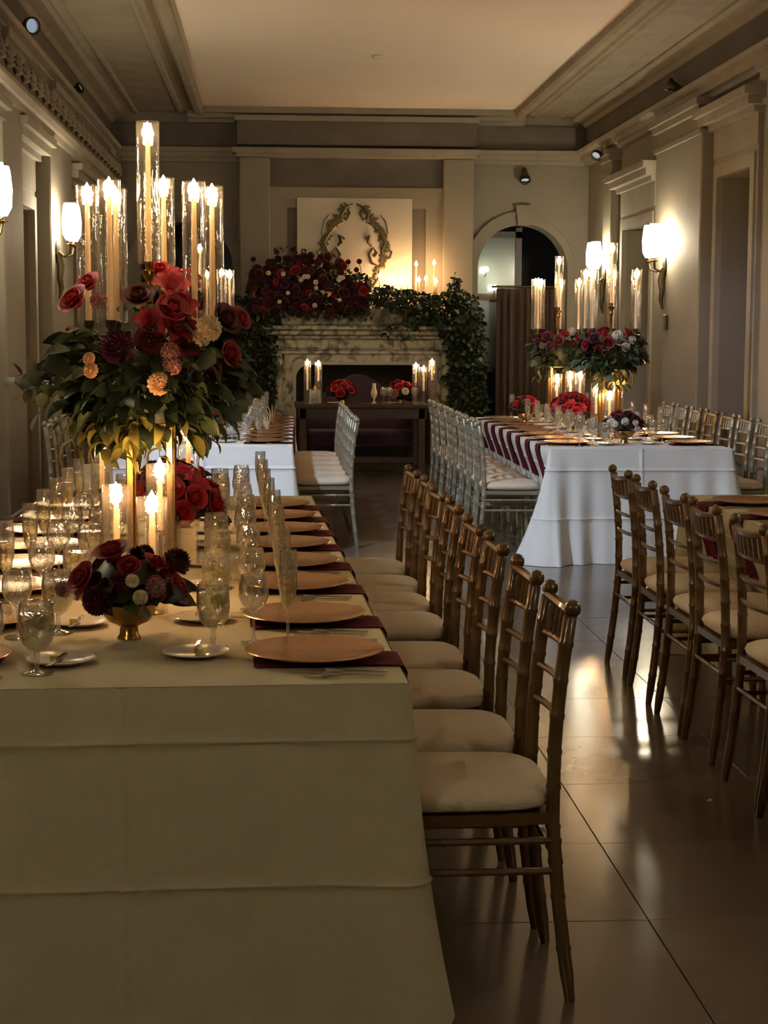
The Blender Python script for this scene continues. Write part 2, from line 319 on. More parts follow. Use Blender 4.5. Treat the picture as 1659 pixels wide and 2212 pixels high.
# far wall: main wall with two arched openings, chimney breast
arcs = [(2.99, 0.545), (-1.03, 0.545)]; ZS = 2.28
def arch_wall():
    m = MB(); segs = 20; Y0, Y1 = YF, YF+0.35
    for (xa, xb, cx) in ((XL-0.3, 1.0, arcs[1][0]), (1.0, XR+0.3, arcs[0][0])):
        rr = 0.545
        m.box(xa, cx-rr, Y0, Y1, 0, HC); m.box(cx+rr, xb, Y0, Y1, 0, HC)
        for i in range(segs):
            a0, a1 = pi-pi*i/segs, pi-pi*(i+1)/segs
            p = [(cx+rr*cos(a0), ZS+rr*sin(a0)), (cx+rr*cos(a1), ZS+rr*sin(a1)), (cx+rr*cos(a1), HC), (cx+rr*cos(a0), HC)]
            m.prism(p, Y0, Y1, 'y')
    return m
struct('wall_far', arch_wall(), 'stone')
for k, (cx, rr) in enumerate(arcs):      # archivolts with keystone
    a = MB(); segs = 28
    for (r0, r1, d) in ((rr, rr+0.09, 0.035), (rr+0.09, rr+0.15, 0.055)):
        for i in range(segs):
            a0, a1 = pi-pi*i/segs, pi-pi*(i+1)/segs
            a.prism([(cx+r0*cos(a0), ZS+r0*sin(a0)), (cx+r0*cos(a1), ZS+r0*sin(a1)), (cx+r1*cos(a1), ZS+r1*sin(a1)), (cx+r1*cos(a0), ZS+r1*sin(a0))], YF-d, YF)
        for sg in (-1, 1): a.box(min(cx+sg*r0, cx+sg*r1), max(cx+sg*r0, cx+sg*r1), YF-d, YF, 0, ZS)
    a.prism([(cx-0.07, ZS+rr-0.02), (cx+0.07, ZS+rr-0.02), (cx+0.10, ZS+rr+0.22), (cx-0.10, ZS+rr+0.22)], YF-0.09, YF)
    struct('trim_%d' % (70+k), a, 'stone')
# room behind the arches
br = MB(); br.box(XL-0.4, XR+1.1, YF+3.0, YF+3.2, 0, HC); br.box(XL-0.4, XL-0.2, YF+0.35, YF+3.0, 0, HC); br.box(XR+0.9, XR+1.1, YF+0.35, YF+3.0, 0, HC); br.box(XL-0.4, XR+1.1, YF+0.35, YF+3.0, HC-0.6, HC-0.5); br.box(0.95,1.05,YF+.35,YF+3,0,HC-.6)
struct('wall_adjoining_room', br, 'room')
# glazed door and drapes seen through the right arch
gd = MB(); Yd = YF+1.1
wn = struct('window_2', MB().box(2.50, 3.06, Yd, Yd+0.02, 2.02, 2.72), 'teal')
for (x0, x1, z0, z1) in ((2.44,2.50,0,2.85),(3.06,3.14,0,2.85),(2.44,3.14,2.72,2.80),(2.44,3.14,1.94,2.02),(2.44,3.14,1.02,1.08)): gd.box(x0, x1, Yd-0.03, Yd+0.04, z0, z1)
gd.build('window_frame', 'darkwood', wn); MB().box(2.50, 3.06, Yd, Yd+0.02, 1.08, 1.94).build('pane', 'teal', wn)
dm = MB(); vs = []; fs = []; N = 60
for j, z in enumerate((0.02, 1.0, 2.08)):
    for i in range(N+1): vs.append((2.78+0.95*i/N, YF+0.75+0.05*sin(i*0.95)+0.012*sin(i*2.3), z))
for j in range(2):
    for i in range(N): fs.append((j*(N+1)+i, j*(N+1)+i+1, (j+1)*(N+1)+i+1, (j+1)*(N+1)+i))
dp = thing('drape', 'brown folded drape hanging inside the right-hand arch', 'curtain')
dm.add(vs, fs).build('curtain_cloth', 'drape', dp, True); MB().tube([(2.72, YF+0.75, 2.1), (3.76, YF+0.75, 2.1)], 0.015, 10).build('curtain_rod', 'bronze', dp, True)
# far entablature
def bands(k, x0, x1, yf, lst, m='mould'):
    b = MB()
    for (z0, z1, d) in lst: b.box(x0-d*0, x1+d*0, yf-d, yf+0.02, z0, z1)
    struct('trim_%d' % k, b, m)
CB0, CB1, YC = -0.40, 2.36, 19.72
bands(80, XL, XR, YF, [(3.52,3.57,0.05),(3.57,3.63,0.09),(3.63,3.68,0.14)]); bands(81, XL, XR, YF, [(3.68,3.97,0.03)], 'stone_dark')
bands(82, XL+0.95, XR-0.8, YF, [(3.97,4.01,0.10),(4.01,4.06,0.22),(4.06,HC,0.30)])
struct('wall_chimney_breast', MB().box(CB0+0.35, CB1-0.35, YC+0.10, YF, 0, 3.5).box(CB0, CB1, YC+0.10, YF, 3.5, HC), 'stone_dark')
pl = MB()
for x0 in (CB0, CB1-0.36): pl.bbox(x0, x0+0.36, YC, YF, 0, 3.56, 0.012)
struct('trim_83', pl, 'stone')
cb = MB()
for (z0, z1, d) in ((3.56,3.60,0.03),(3.60,3.66,0.08)): cb.box(CB0-d, CB1+d, YC-d, YF, z0, z1)
struct('trim_84', cb, 'mould'); struct('trim_85', MB().box(CB0-0.02, CB1+0.02, YC-0.02, YF, 3.70, 3.97), 'stone_dark')
struct('trim_86', MB().box(CB0-0.05, CB1+0.05, YC-0.06, YF, 3.97, 4.03), 'mould')
# recessed double frame round the marble panel
fx0, fx1 = CB0+0.36, CB1-0.36; frm = MB(); YR = YC+0.10
frm.box(fx0, fx1, YR-0.05, YR, 3.08, 3.22); frm.box(fx0, fx1, YR-0.03, YR, 2.98, 3.08)
for sg in (0, 1):
    x = fx0 if sg == 0 else fx1-0.20; frm.box(x, x+0.20, YR-0.03, YR, 1.6, 2.98)
struct('trim_87', frm, 'stone')
px0, px1 = atY(641,436,YR).x, atY(890,436,YR).x
pan = thing('marble_overmantel_panel', 'pale marble panel with a dark scrolled cartouche above the fireplace', 'wall panel')
MB().bbox(px0, px1, YR-0.055, YR, 1.75, 3.10, 0.006).build('marble_slab', 'panelw', pan)
# cartouche: mirrored scrolls with leaf lobes in bronze
pc = (px0+px1)/2; sc = MB()
def scroll(pts, r0=0.016):
    for sg in (-1, 1):
        sc.tube([(pc+sg*x, YR-0.062-0.012*sin(i*1.3), z) for i, (x, z) in enumerate(pts)], [r0*(0.6+0.5*abs(sin(i*1.1))) for i in range(len(pts))], 6)
scroll([(0.02,3.03),(0.10,2.99),(0.16,2.90),(0.14,2.82),(0.22,2.78),(0.30,2.68),(0.36,2.58),(0.32,2.48),(0.37,2.38),(0.28,2.30)])
scroll([(0.28,2.30),(0.20,2.34),(0.17,2.44),(0.22,2.52),(0.26,2.46),(0.23,2.41)])
scroll([(0.36,2.58),(0.39,2.70),(0.36,2.83),(0.30,2.90)], 0.008)
scroll([(0.10,2.99),(0.06,2.92),(0.10,2.84),(0.14,2.88)]); scroll([(0.28,2.30),(0.30,2.18),(0.22,2.08),(0.10,2.02),(0.02,2.00)])
scroll([(0.12,2.62),(0.18,2.66),(0.16,2.58),(0.20,2.54)], 0.02); scroll([(0.37,2.38),(0.42,2.40),(0.44,2.47),(0.40,2.50)], 0.01)
sc.build('cartouche', 'bronze', pan, True)
lb = MB()
for j in range(96):
    a = j/96; t = a*pi; sg = 1 if j % 2 else -1; x = 0.10+0.26*sin(a*pi*0.95); z = 3.0-0.95*a
    M = Matrix.Translation((pc+sg*(x+random.uniform(-.03,.03)), YR-0.066, z)) @ Matrix.Rotation(random.uniform(0, 6.28), 4, 'Y') @ Matrix.Diagonal((1, 0.35, 1, 1))
    lb.lathe([(0.001,-0.055),(0.018,-0.03),(0.026,0),(0.013,0.035),(0.001,0.06)], 7, M)
tag(lb.build('cartouche_leaves', 'bronze', pan, True), kind='stuff')
# ------------------------------------------------------------------ fireplace
fp = thing('marble_fireplace', 'large veined marble fireplace with carved mantel on the far wall', 'fireplace', (0,0,0))
FY = 19.25
ox0, ox1, oz = atY(638,0,FY).x, atY(936,0,FY).x, atY(0,786,FY).z
lx0, lx1 = atY(582,0,FY).x, atY(972,0,FY).x; mz = 1.60
def rounded_surround(e0, e1, y0, y1):
    m = MB(); rr = 0.16; zt = oz+e1
    a = [(ox0-e1, 0), (ox0-e1, zt)]
    segs = 8
    inner = [(ox0-e0, 0)] + [(ox0-e0+rr-rr*cos(t*pi/2/segs), oz+e0-rr+rr*sin(t*pi/2/segs)) for t in range(segs+1)] + [(ox1+e0-rr+rr*sin(t*pi/2/segs), oz+e0-rr+rr*cos(t*pi/2/segs)) for t in range(segs+1)] + [(ox1+e0, 0)]
    cx = (ox0+ox1)/2
    def outer(p):
        x, z = p
        if z <= oz+e0-rr-1e-4 or z == 0: return (ox0-e1 if x < cx else ox1+e1, z)
        i = 1
        return (ox0-e1 + (x-(ox0-e0))*1.0 if x < cx and x > ox0-e0+1e-4 else (ox0-e1 if x < cx else (ox1+e1 if x > ox1+e0-1e-4 else x+ (e1-e0))), zt if (x > ox0-e0+1e-4 and x < ox1+e0-1e-4) else z)
    for p, q in zip(inner[:-1], inner[1:]):
        P0, Q0 = outer(p), outer(q)
        m.prism([p, q, Q0, P0], y0, y1)
    return m
rounded_surround(0.0, 0.14, FY, YC+0.05).build('inner_surround', 'marble', fp); rounded_surround(0.0, 0.035, FY-0.03, FY).build('bead_moulding', 'panelw', fp)
for x0, x1 in ((lx0, ox0-0.12), (ox1+0.12, lx1)):
    b = MB(); b.bbox(x0, x1, FY-0.08, YC+0.05, 0, 1.18, 0.015); b.bbox(x0-0.03, x1+0.03, FY-0.12, YC, 0, 0.14, 0.01)
    b.build('jamb', 'marble', fp)
for x0, x1 in ((lx0, ox0-0.12), (ox1+0.12, lx1)):
    xm = (x0+x1)/2; MB().tube([(xm, FY-0.08, 0.15), (xm, FY-0.15, 0.5), (xm, FY-0.10, 0.85), (xm, FY-0.17, 1.05), (xm, FY-0.22, 1.18), (xm, FY-0.12, 1.26), (xm, FY-0.08, 1.18)], [0.05,0.07,0.05,0.06,0.06,0.05,0.03], 10).build('carved_console', 'marble', fp, True)
MB().bbox(lx0+0.03, lx1-0.03, FY-0.04, YC+0.05, oz+0.12, 1.32, 0.01).build('lintel', 'marble', fp)
for x0, x1 in ((lx0+0.15, 0.55), (0.62, 1.38), (1.45, lx1-0.15)): MB().bbox(x0, x1, FY-0.07, FY-0.03, 1.335, 1.44, 0.012).build('frieze_panel', 'marble', fp)
MB().bbox(lx0, lx1, FY-0.05, YC+0.05, 1.32, 1.45, 0.008).build('frieze', 'marble', fp)
m = MB()
for (z0, z1, d) in ((1.45,1.49,0.10),(1.49,1.55,0.17),(1.55,1.60,0.24)): m.bbox(lx0-d+0.08, lx1+d-0.08, FY-d, YC+0.05, z0, z1, 0.012)
m.build('mantel_shelf', 'marble', fp)
m = MB(); m.bbox(lx0+0.12, lx1-0.12, FY+0.05, YC+0.08, 1.60, 1.84, 0.02)
m.build('overmantel_block', 'marble', fp)
for i in range(14):
    x = lx0+0.22+i*0.125; MB().tube([(x-0.05, FY+0.03, 1.66), (x, FY-0.02, 1.72), (x+0.05, FY+0.02, 1.80), (x+0.02, FY-0.0, 1.84), (x-0.02, FY+0.01, 1.80)], [0.02,0.03,0.028,0.02,0.012], 7).build('carved_scroll', 'marble', fp, True)
MB().box(ox0-0.1, ox1+0.1, YC+0.05, YC+0.09, 0, 1.3).build('firebox', 'firedark', fp)
# ------------------------------------------------------------------ chairs
def bamboo(p0, p1, r, n=9, nodes=4, mid=None):
    p0, p1 = Vector(p0), Vector(p1); pts = []; rad = []; steps = []
    for i in range(nodes+1):
        t = i/nodes
        if 0 < i < nodes: steps += [(t-0.02, r), (t-0.006, r*1.22), (t+0.006, r*1.22), (t+0.02, r)]
        else: steps.append((t, r))
    for t, q in steps:
        p = p0.lerp(p1, t)
        if mid: p = p + Vector(mid)*(4*t*(1-t))
        pts.append(p); rad.append(q)
    return pts, rad
def make_chair(m, cm):
    me = {}
    for sg in (-1, 1):
        pts = []; rad = []
        keys = [(0, -0.045), (0.2, -0.018), (0.42, 0.0), (0.6, -0.004), (0.75, -0.018), (0.885, -0.038)]
        def kx(z):
            for (z0, a), (z1, b_) in zip(keys[:-1], keys[1:]):
                if z <= z1: return a+(b_-a)*(z-z0)/(z1-z0)
            return keys[-1][1]
        zs = [0, 0.06]
        for nd in (0.12, 0.24, 0.32, 0.40, 0.49, 0.57, 0.65, 0.73, 0.81): zs += [nd-0.008, nd-0.003, nd+0.003, nd+0.008]
        zs += [0.87]
        for z in zs:
            yy = 0.183-0.028*z/0.9; pts.append((kx(z), sg*yy, z)); c = min(abs(z-nd) for nd in (0.12,0.24,0.32,0.40,0.49,0.57,0.65,0.73,0.81)); rad.append(0.0180 if z > 0.01 and c < 0.004 else (0.012 if z < 0.01 else 0.0160))
        yt = 0.183-0.028*0.87/0.9; xk = kx(0.87)
        for dz, rr in ((0.004, 0.010), (0.010, 0.018), (0.018, 0.0195), (0.028, 0.0185), (0.036, 0.012), (0.040, 0.003)): pts.append((xk-0.005, sg*yt, 0.87+dz)); rad.append(rr)
        me['bp%d' % sg] = MB().tube(pts, rad, 10).mesh('back_post', m, True)
        p, q = bamboo((0.395, sg*0.19, 0), (0.375, sg*0.185, 0.435), 0.0155, nodes=5); me['fl%d' % sg] = MB().tube(p, q, 8).mesh('front_leg', m, True)
        for k, z in enumerate((0.30, 0.37)):
            p, q = bamboo((-0.02, sg*0.178, z), (0.385, sg*0.187, z), 0.0085, nodes=3); me['ss%d%d' % (k, sg)] = MB().tube(p, q, 6).mesh('side_stretcher', m, True)
    for k, z in enumerate((0.28, 0.36)):
        p, q = bamboo((0.385, -0.187, z), (0.385, 0.187, z), 0.0085, nodes=3); me['fs%d' % k] = MB().tube(p, q, 6).mesh('front_stretcher', m, True)
    p, q = bamboo((-0.012, -0.178, 0.32), (-0.012, 0.178, 0.32), 0.0085, nodes=3); me['bs'] = MB().tube(p, q, 6).mesh('rear_stretcher', m, True)
    sf = MB(); po = [(-0.012,-0.18),(0.36,-0.205),(0.40,-0.18),(0.405,0),(0.40,0.18),(0.36,0.205),(-0.012,0.18)]
    sf.prism(po, 0.408, 0.434, 'z'); me['sf'] = sf.mesh('seat_frame', m)
    bow = (-0.022, 0, 0)
    for k, (z, rr) in enumerate(((0.873, 0.012), (0.785, 0.0085), (0.705, 0.0085), (0.625, 0.0085))):
        x = -0.036 if k == 0 else (-0.024, -0.013, -0.006)[k-1]
        yy = 0.183-0.028*z/0.9
        pts = []
        for i in range(9):
            t = i/8; pts.append((x+bow[0]*4*t*(1-t), -yy+2*yy*t, z-(0.012*4*t*(1-t) if k == 0 else 0)))
        me['r%d' % k] = MB().tube(pts, rr, 7).mesh('top_rail' if k == 0 else 'back_rail', m, True)
    p, q = bamboo((0, 0, 0.787), (-0.012, 0, 0.862), 0.0078, nodes=2); me['sp'] = MB().tube(p, q, 6).mesh('spindle', m, True)
    # cushion : soft rounded pad
    vs = []; fs = []; NA, NB = 28, 9
    for j in range(NB):
        t = -pi/2+pi*j/(NB-1)
        for i in range(NA):
            a = 2*pi*i/NA; ca, sa = cos(a), sin(a); e = 0.42
            sx = math.copysign(abs(ca)**e, ca); sy = math.copysign(abs(sa)**e, sa)
            k = abs(cos(t))**0.42
            zz = math.copysign(abs(sin(t))**0.8, sin(t))
            vs.append((0.195+sx*0.205*k, sy*0.205*k*(1.0 + 0.03*sx), 0.460+0.031*zz + (0.005*(1-k*k) if zz > 0 else 0)))
    for j in range(NB-1):
        for i in range(NA): fs.append((j*NA+i, j*NA+(i+1)%NA, (j+1)*NA+(i+1)%NA, (j+1)*NA+i))
    fs.append(tuple(range(NA-1,-1,-1))); fs.append(tuple((NB-1)*NA+i for i in range(NA)))
    me['cu'] = MB().add(vs, fs).mesh('cushion', cm, 'all')
    root = link('ballroom_chair', None)
    for k, mm in me.items():
        if k != 'sp': link(mm.name.split('.')[0], mm, root)
    for i in range(7):
        yy = -0.12+0.24*i/6; t = (yy+0.156)/0.312; link('spindle', me['sp'], root, (-0.024-0.022*4*t*(1-t), yy, -0.0))
    return root
protos = {'gold': make_chair('gold', 'cushion'), 'silver': make_chair('silver', 'cushion')}; used = set()  # silver set is the gold chair with cool light in its colour
def place_chairs(fin, rows, X, rz, side, table, dx=0):
    for i, y in enumerate(rows):
        o = protos[fin]
        if fin in used: o = copy_tree(o)
        used.add(fin)
        x = X(y) if callable(X) else X
        o.scale = (1, 1, 1.022); o.location = (x+random.uniform(-.006, .006), y, 0); o.rotation_euler = (0, 0, rz+random.uniform(-.03, .03)+dx)
        tag(o, '%s ballroom chair with ivory cushion, %s from the camera, %s side of %s table' % (fin if fin == 'gold' else 'cool-light-tinted gold', ORD[i], side, table), 'chair', 'chairs on the %s side of the %s table' % (side, table))
YA = [3.82, 4.29, 4.84, 5.31, 5.91, 6.38, 6.84, 7.38]
YBc = [4.42, 4.86, 5.29, 5.87, 6.30, 6.83, 7.35]
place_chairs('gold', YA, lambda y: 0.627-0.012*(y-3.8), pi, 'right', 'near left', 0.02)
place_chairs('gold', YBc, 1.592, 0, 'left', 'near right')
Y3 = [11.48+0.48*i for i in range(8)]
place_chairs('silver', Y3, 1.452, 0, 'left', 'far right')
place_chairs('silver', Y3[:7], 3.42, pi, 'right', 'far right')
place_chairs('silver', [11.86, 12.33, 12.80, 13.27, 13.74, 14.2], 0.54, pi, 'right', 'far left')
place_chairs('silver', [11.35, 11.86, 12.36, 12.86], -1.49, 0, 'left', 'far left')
# ------------------------------------------------------------------ tablecloths
TABLES = {}
def side_off(d):
    t = min(1, d/0.32); return 0.006*min(1, d*30) - SIDE_IN*t*t*(3-2*t)
SIDE_IN = 0.085
def tablecloth(key, cx, y0, L, W, rz, m, label, flare, foldamp, creases, H=0.762, seed=1, cornerfold=0.0):
    rnd = random.Random(seed); ph = [rnd.uniform(0, 6.28) for _ in range(6)]
    root = tag(link('tablecloth', None, None, (cx, y0, 0), (0, 0, rz)), label, 'tablecloth', None)
    hw = W/2; rr = 0.012
    # perimeter samples (rounded corners), local x across, y along
    per = []
    def seg(p, q, nrm, n):
        for i in range(n):
            t = i/n; per.append((p[0]+(q[0]-p[0])*t, p[1]+(q[1]-p[1])*t, nrm[0], nrm[1], t, 0))
    def arc(c, a0, a1, n):
        for i in range(n):
            a = a0+(a1-a0)*i/n; per.append((c[0]+rr*cos(a), c[1]+rr*sin(a), cos(a), sin(a), 0, 1))
    seg((-hw+rr, 0), (hw-rr, 0), (0, -1), 150); arc((hw-rr, rr), -pi/2, 0, 10)
    seg((hw, rr), (hw, L-rr), (1, 0), 120); arc((hw-rr, L-rr), 0, pi/2, 10)
    seg((hw-rr, L), (-hw+rr, L), (0, 1), 40); arc((-hw+rr, L-rr), pi/2, pi, 10)
    seg((-hw, L-rr), (-hw, rr), (-1, 0), 80); arc((-hw+rr, rr), pi, 1.5*pi, 10)
    zs = [0, 0.004, 0.012, 0.03]; z = 0.06
    base = [0.06+0.7*k/26 for k in range(27)]
    for c in creases: base += [c-0.008, c-0.003, c, c+0.003, c+0.008]
    zs += sorted(base); zs = [q for q in zs if q < 0.762-0.006]; zs = sorted(set(round(q, 4) for q in zs)) + [0.757]
    vs = []; fs = []; n = len(per)
    rows = [(-1, 0)] + [(0, d) for d in zs]
    for d in zs:
        t = d/0.757
        for (x, y, nx, ny, tt, cor) in per:
            dc = min(sqrt((x-sx*hw)**2+(y-sy)**2) for sx in (-1, 1) for sy in (0, L))
            cf = math.exp(-(dc/0.16)**2) if abs(ny) > 0.5 else math.exp(-(dc/0.09)**2)
            o = 0.006*min(1, t*8) + flare*t*(0.35+0.65*t)*(0.35+0.65*cf)
            if abs(nx) > 0.9 and not cor: o = side_off(d)*(1-cf)+o*cf
            s = x if abs(ny) > 0.5 else y
            w_ = sin(s*7.5+ph[0]+(1 if nx > 0.5 else 0))+0.6*sin(s*15.3+ph[1])+0.35*sin(s*31+ph[2])
            o += foldamp*(t**1.5)*w_*0.5*(0.5 if abs(nx) > 0.9 else 1)
            if cornerfold: o += cornerfold*(t**1.2)*math.exp(-(dc/0.35)**2)*sin(dc*38)
            for c in creases: o += 0.006*max(0, 1-abs(d-c)/0.007)
            if abs(ny) > 0.5: o += 0.008*max(0, 1-abs(x-0.0)/0.014) + 0.0015*sin(x*40)*t
            zz = H-0.004-d*(H-0.006)/0.757 if d > 0.004 else H-d*0.9
            zz += 0.0
            vs.append((x+nx*o, y+ny*o, max(0.002, zz)))
    for j in range(len(zs)-1):
        for i in range(n): fs.append((j*n+i, j*n+(i+1)%n, (j+1)*n+(i+1)%n, (j+1)*n+i)[::-1])
    sk = MB().add(vs, fs).build('skirt', m, root, 'all')
    tp = MB(); tv = []; NX, NY = 24, 70
    for j in range(NY+1):
        for i in range(NX+1):
            x = -hw+0.004+(W-0.008)*i/NX; y = 0.004+(L-0.008)*j/NY
            tv.append((x, y, H+0.0008*sin(x*9+y*3)*min(1, i)*(0 if i in (0, NX) or j in (0, NY) else 1)))
    tf = [(j*(NX+1)+i, j*(NX+1)+i+1, (j+1)*(NX+1)+i+1, (j+1)*(NX+1)+i) for j in range(NY) for i in range(NX)]
    tp.add(tv, tf).build('cloth_top', m, root, 'all')
    M = Matrix.Translation((cx, y0, 0)) @ Matrix.Rotation(rz, 4, 'Z')
    TABLES[key] = (M, W, L, rz, flare)
    return root
tablecloth('t1', -0.333, 3.55, 4.20, 1.26, 0.0292, 'cloth', 'linen cloth toned cream for warm light, reaching the floor over the near left table', 0.10, 0.010, (0.118, 0.44), seed=3)
tablecloth('t2', -0.475, 11.10, 4.05, 1.20, -0.012, 'clothw', 'white linen cloth over the far left table, behind the tall centrepiece', 0.14, 0.03, (0.14, 0.46), seed=5)
tablecloth('t3', 2.445, 10.88, 4.10, 1.24, 0.0, 'clothw', 'white linen cloth with flared corner over the far right table', 0.22, 0.035, (0.14, 0.46), seed=9, cornerfold=0.035)
tablecloth('t4', 2.56, 3.9, 3.86, 1.24, 0.0, 'cloth', 'linen cloth toned cream for warm light, over the near right table at the picture edge', 0.12, 0.03, (0.10, 0.425), seed=11)
TN = {'t1': 'near left table', 't2': 'far left table', 't3': 'far right table', 't4': 'near right table'}
# ------------------------------------------------------------------ tableware
def T_(x, y, z): return Matrix.Translation((x, y, z))
ME = {}
ME['charger'] = MB().lathe([(0.001,0.003),(0.09,0.003),(0.115,0.006),(0.160,0.015),(0.165,0.018),(0.163,0.020),(0.117,0.011),(0.095,0.0075),(0.001,0.007)], 48).mesh('charger_plate', 'charger', True)
ME['bread'] = MB().lathe([(0.001,0.001),(0.045,0.001),(0.05,0.004),(0.078,0.012),(0.081,0.014),(0.079,0.0155),(0.052,0.007),(0.001,0.005)], 36).mesh('bread_plate', 'china', True)
ME['goblet'] = MB().lathe([(0.037,0.001),(0.036,0.003),(0.010,0.007),(0.005,0.014),(0.008,0.024),(0.0055,0.034),(0.007,0.048),(0.022,0.056),(0.036,0.075),(0.041,0.10),(0.0405,0.13),(0.038,0.162),(0.0372,0.162),(0.0390,0.13),(0.0395,0.10),(0.034,0.077),(0.02,0.060),(0.001,0.056)], 24).mesh('water_goblet', 'glass', True)
ME['water'] = MB().lathe([(0.001,0.058),(0.02,0.062),(0.0335,0.078),(0.0385,0.10),(0.038,0.136),(0.001,0.137)], 20).mesh('water', 'water', True)
ME['wine'] = MB().lathe([(0.034,0.001),(0.033,0.003),(0.008,0.007),(0.004,0.016),(0.0036,0.075),(0.010,0.083),(0.028,0.096),(0.038,0.118),(0.037,0.145),(0.031,0.172),(0.0303,0.172),(0.0358,0.145),(0.0368,0.118),(0.027,0.098),(0.001,0.086)], 24).mesh('wine_glass', 'glass', True)
ME['flute'] = MB().lathe([(0.031,0.001),(0.030,0.003),(0.007,0.007),(0.0038,0.016),(0.0036,0.07),(0.007,0.078),(0.016,0.10),(0.0235,0.14),(0.0245,0.19),(0.022,0.232),(0.0213,0.232),(0.0235,0.19),(0.0225,0.14),(0.015,0.102),(0.001,0.082)], 24).mesh('champagne_flute', 'glass', True)
ME['champ'] = MB().lathe([(0.001,0.084),(0.014,0.103),(0.0218,0.14),(0.0228,0.176),(0.001,0.177)], 18).mesh('champagne', 'champ', True)
ME['lemon'] = MB().lathe([(0.001,-0.003),(0.017,-0.003),(0.02,0),(0.017,0.003),(0.001,0.003)], 14).mesh('lemon_slice', 'lemon', True)
ME['butter'] = MB().lathe([(0.001,0.0),(0.013,0.0),(0.016,0.008),(0.012,0.014),(0.001,0.015)], 12).mesh('butter_pat', 'butter', True)
def fork_mesh():
    m = MB()
    m.add([(0,-.006,.002),(0.0,.006,.002),(0.10,.0035,.004),(0.10,-.0035,.004),(0,-.006,.0045),(0.0,.006,.0045),(0.10,.0035,.0065),(0.10,-.0035,.0065)], [(0,1,2,3),(7,6,5,4),(0,4,5,1),(2,6,7,3),(1,5,6,2),(0,3,7,4)])
    m.tube([(0.10,0,.005),(0.125,0,.006),(0.14,0,.004)], [.0035,.006,.010], 6, Matrix.Diagonal((1,1,1,1)))
    for k in range(4): y = -.009+.006*k; m.tube([(0.138,y,.004),(0.16,y,.003),(0.182,y*.9,.006)], [.0018,.0016,.0009], 5)
    return m
ME['fork'] = fork_mesh().mesh('dinner_fork', 'cutlery', True)
ME['knife'] = MB().tube([(0,0,.004),(0.02,0,.005),(0.09,0,.005)], [.005,.006,.0045], 7).add([(0.09,-.002,.003),(0.09,.009,.003),(0.18,.010,.003),(0.20,.0,.003),(0.09,-.002,.0055),(0.09,.009,.0045),(0.18,.010,.0045),(0.20,0,.0045)], [(3,2,1,0),(4,5,6,7),(0,1,5,4),(1,2,6,5),(2,3,7,6),(3,0,4,7)]).mesh('table_knife', 'cutlery', True)
bk = MB()
for v in ME['knife'].vertices: bk.v.append((v.co.x*0.72-0.07, v.co.y*0.8, v.co.z))
bk.f = [tuple(p.vertices) for p in ME['knife'].polygons]; ME['bknife'] = bk.mesh('butter_knife', 'cutlery', True)
spm = MB().tube([(0,0,.004),(0.09,0,.005),(0.125,0,.004)], [.0055,.003,.004], 7); spm.lathe([(0.001,0),(0.010,0.001),(0.016,0.005),(0.0155,0.006),(0.009,0.003),(0.001,0.002)], 14, T_(0.14, 0, 0.001) @ Matrix.Diagonal((1.35, 1, 1, 1)))
ME['spoon'] = spm.mesh('dessert_spoon', 'cutlery', True)
def napkin_mesh(flare, seed):
    r = random.Random(seed); m = MB(); W = 0.17; vs = []; NX = 9
    path = [(0.0, 0), (0.10, 0), (0.20, 0), (0.30, 0), (0.355, 0)]     # u distance outward, last = table edge
    pts = [(0.355-u, 0.0045) for u in (0.34, 0.25, 0.15, 0.06, 0.02, 0.004)]
    pts = [(-0.34,0.004),(-0.25,0.005),(-0.15,0.004),(-0.06,0.004),(-0.015,0.004),(0.006,0.001),(0.014,-0.012)]
    for k in range(1, 8): d = 0.012+k*0.034; pts.append((0.010+side_off(d)+0.004, -d))
    ph = r.uniform(0, 6)
    for j, (u, z) in enumerate(pts):
        hang = max(0, j-6)/7
        for i in range(NX):
            y = -W/2+W*i/(NX-1); wv = 0.012*hang*sin(i*1.5+ph); spread = 1+0.25*hang
            vs.append((u+wv, y*spread+0.012*hang*sin(ph), z+0.0015*sin(i*1.3+j+ph)*(1-hang)*(j < 4)))
    n = len(vs); th = 0.003
    fs = [(j*NX+i, j*NX+i+1, (j+1)*NX+i+1, (j+1)*NX+i) for j in range(len(pts)-1) for i in range(NX-1)]
    return m.add(vs, fs).mesh('napkin', 'napkin', 'all')
ME['napkins'] = {}
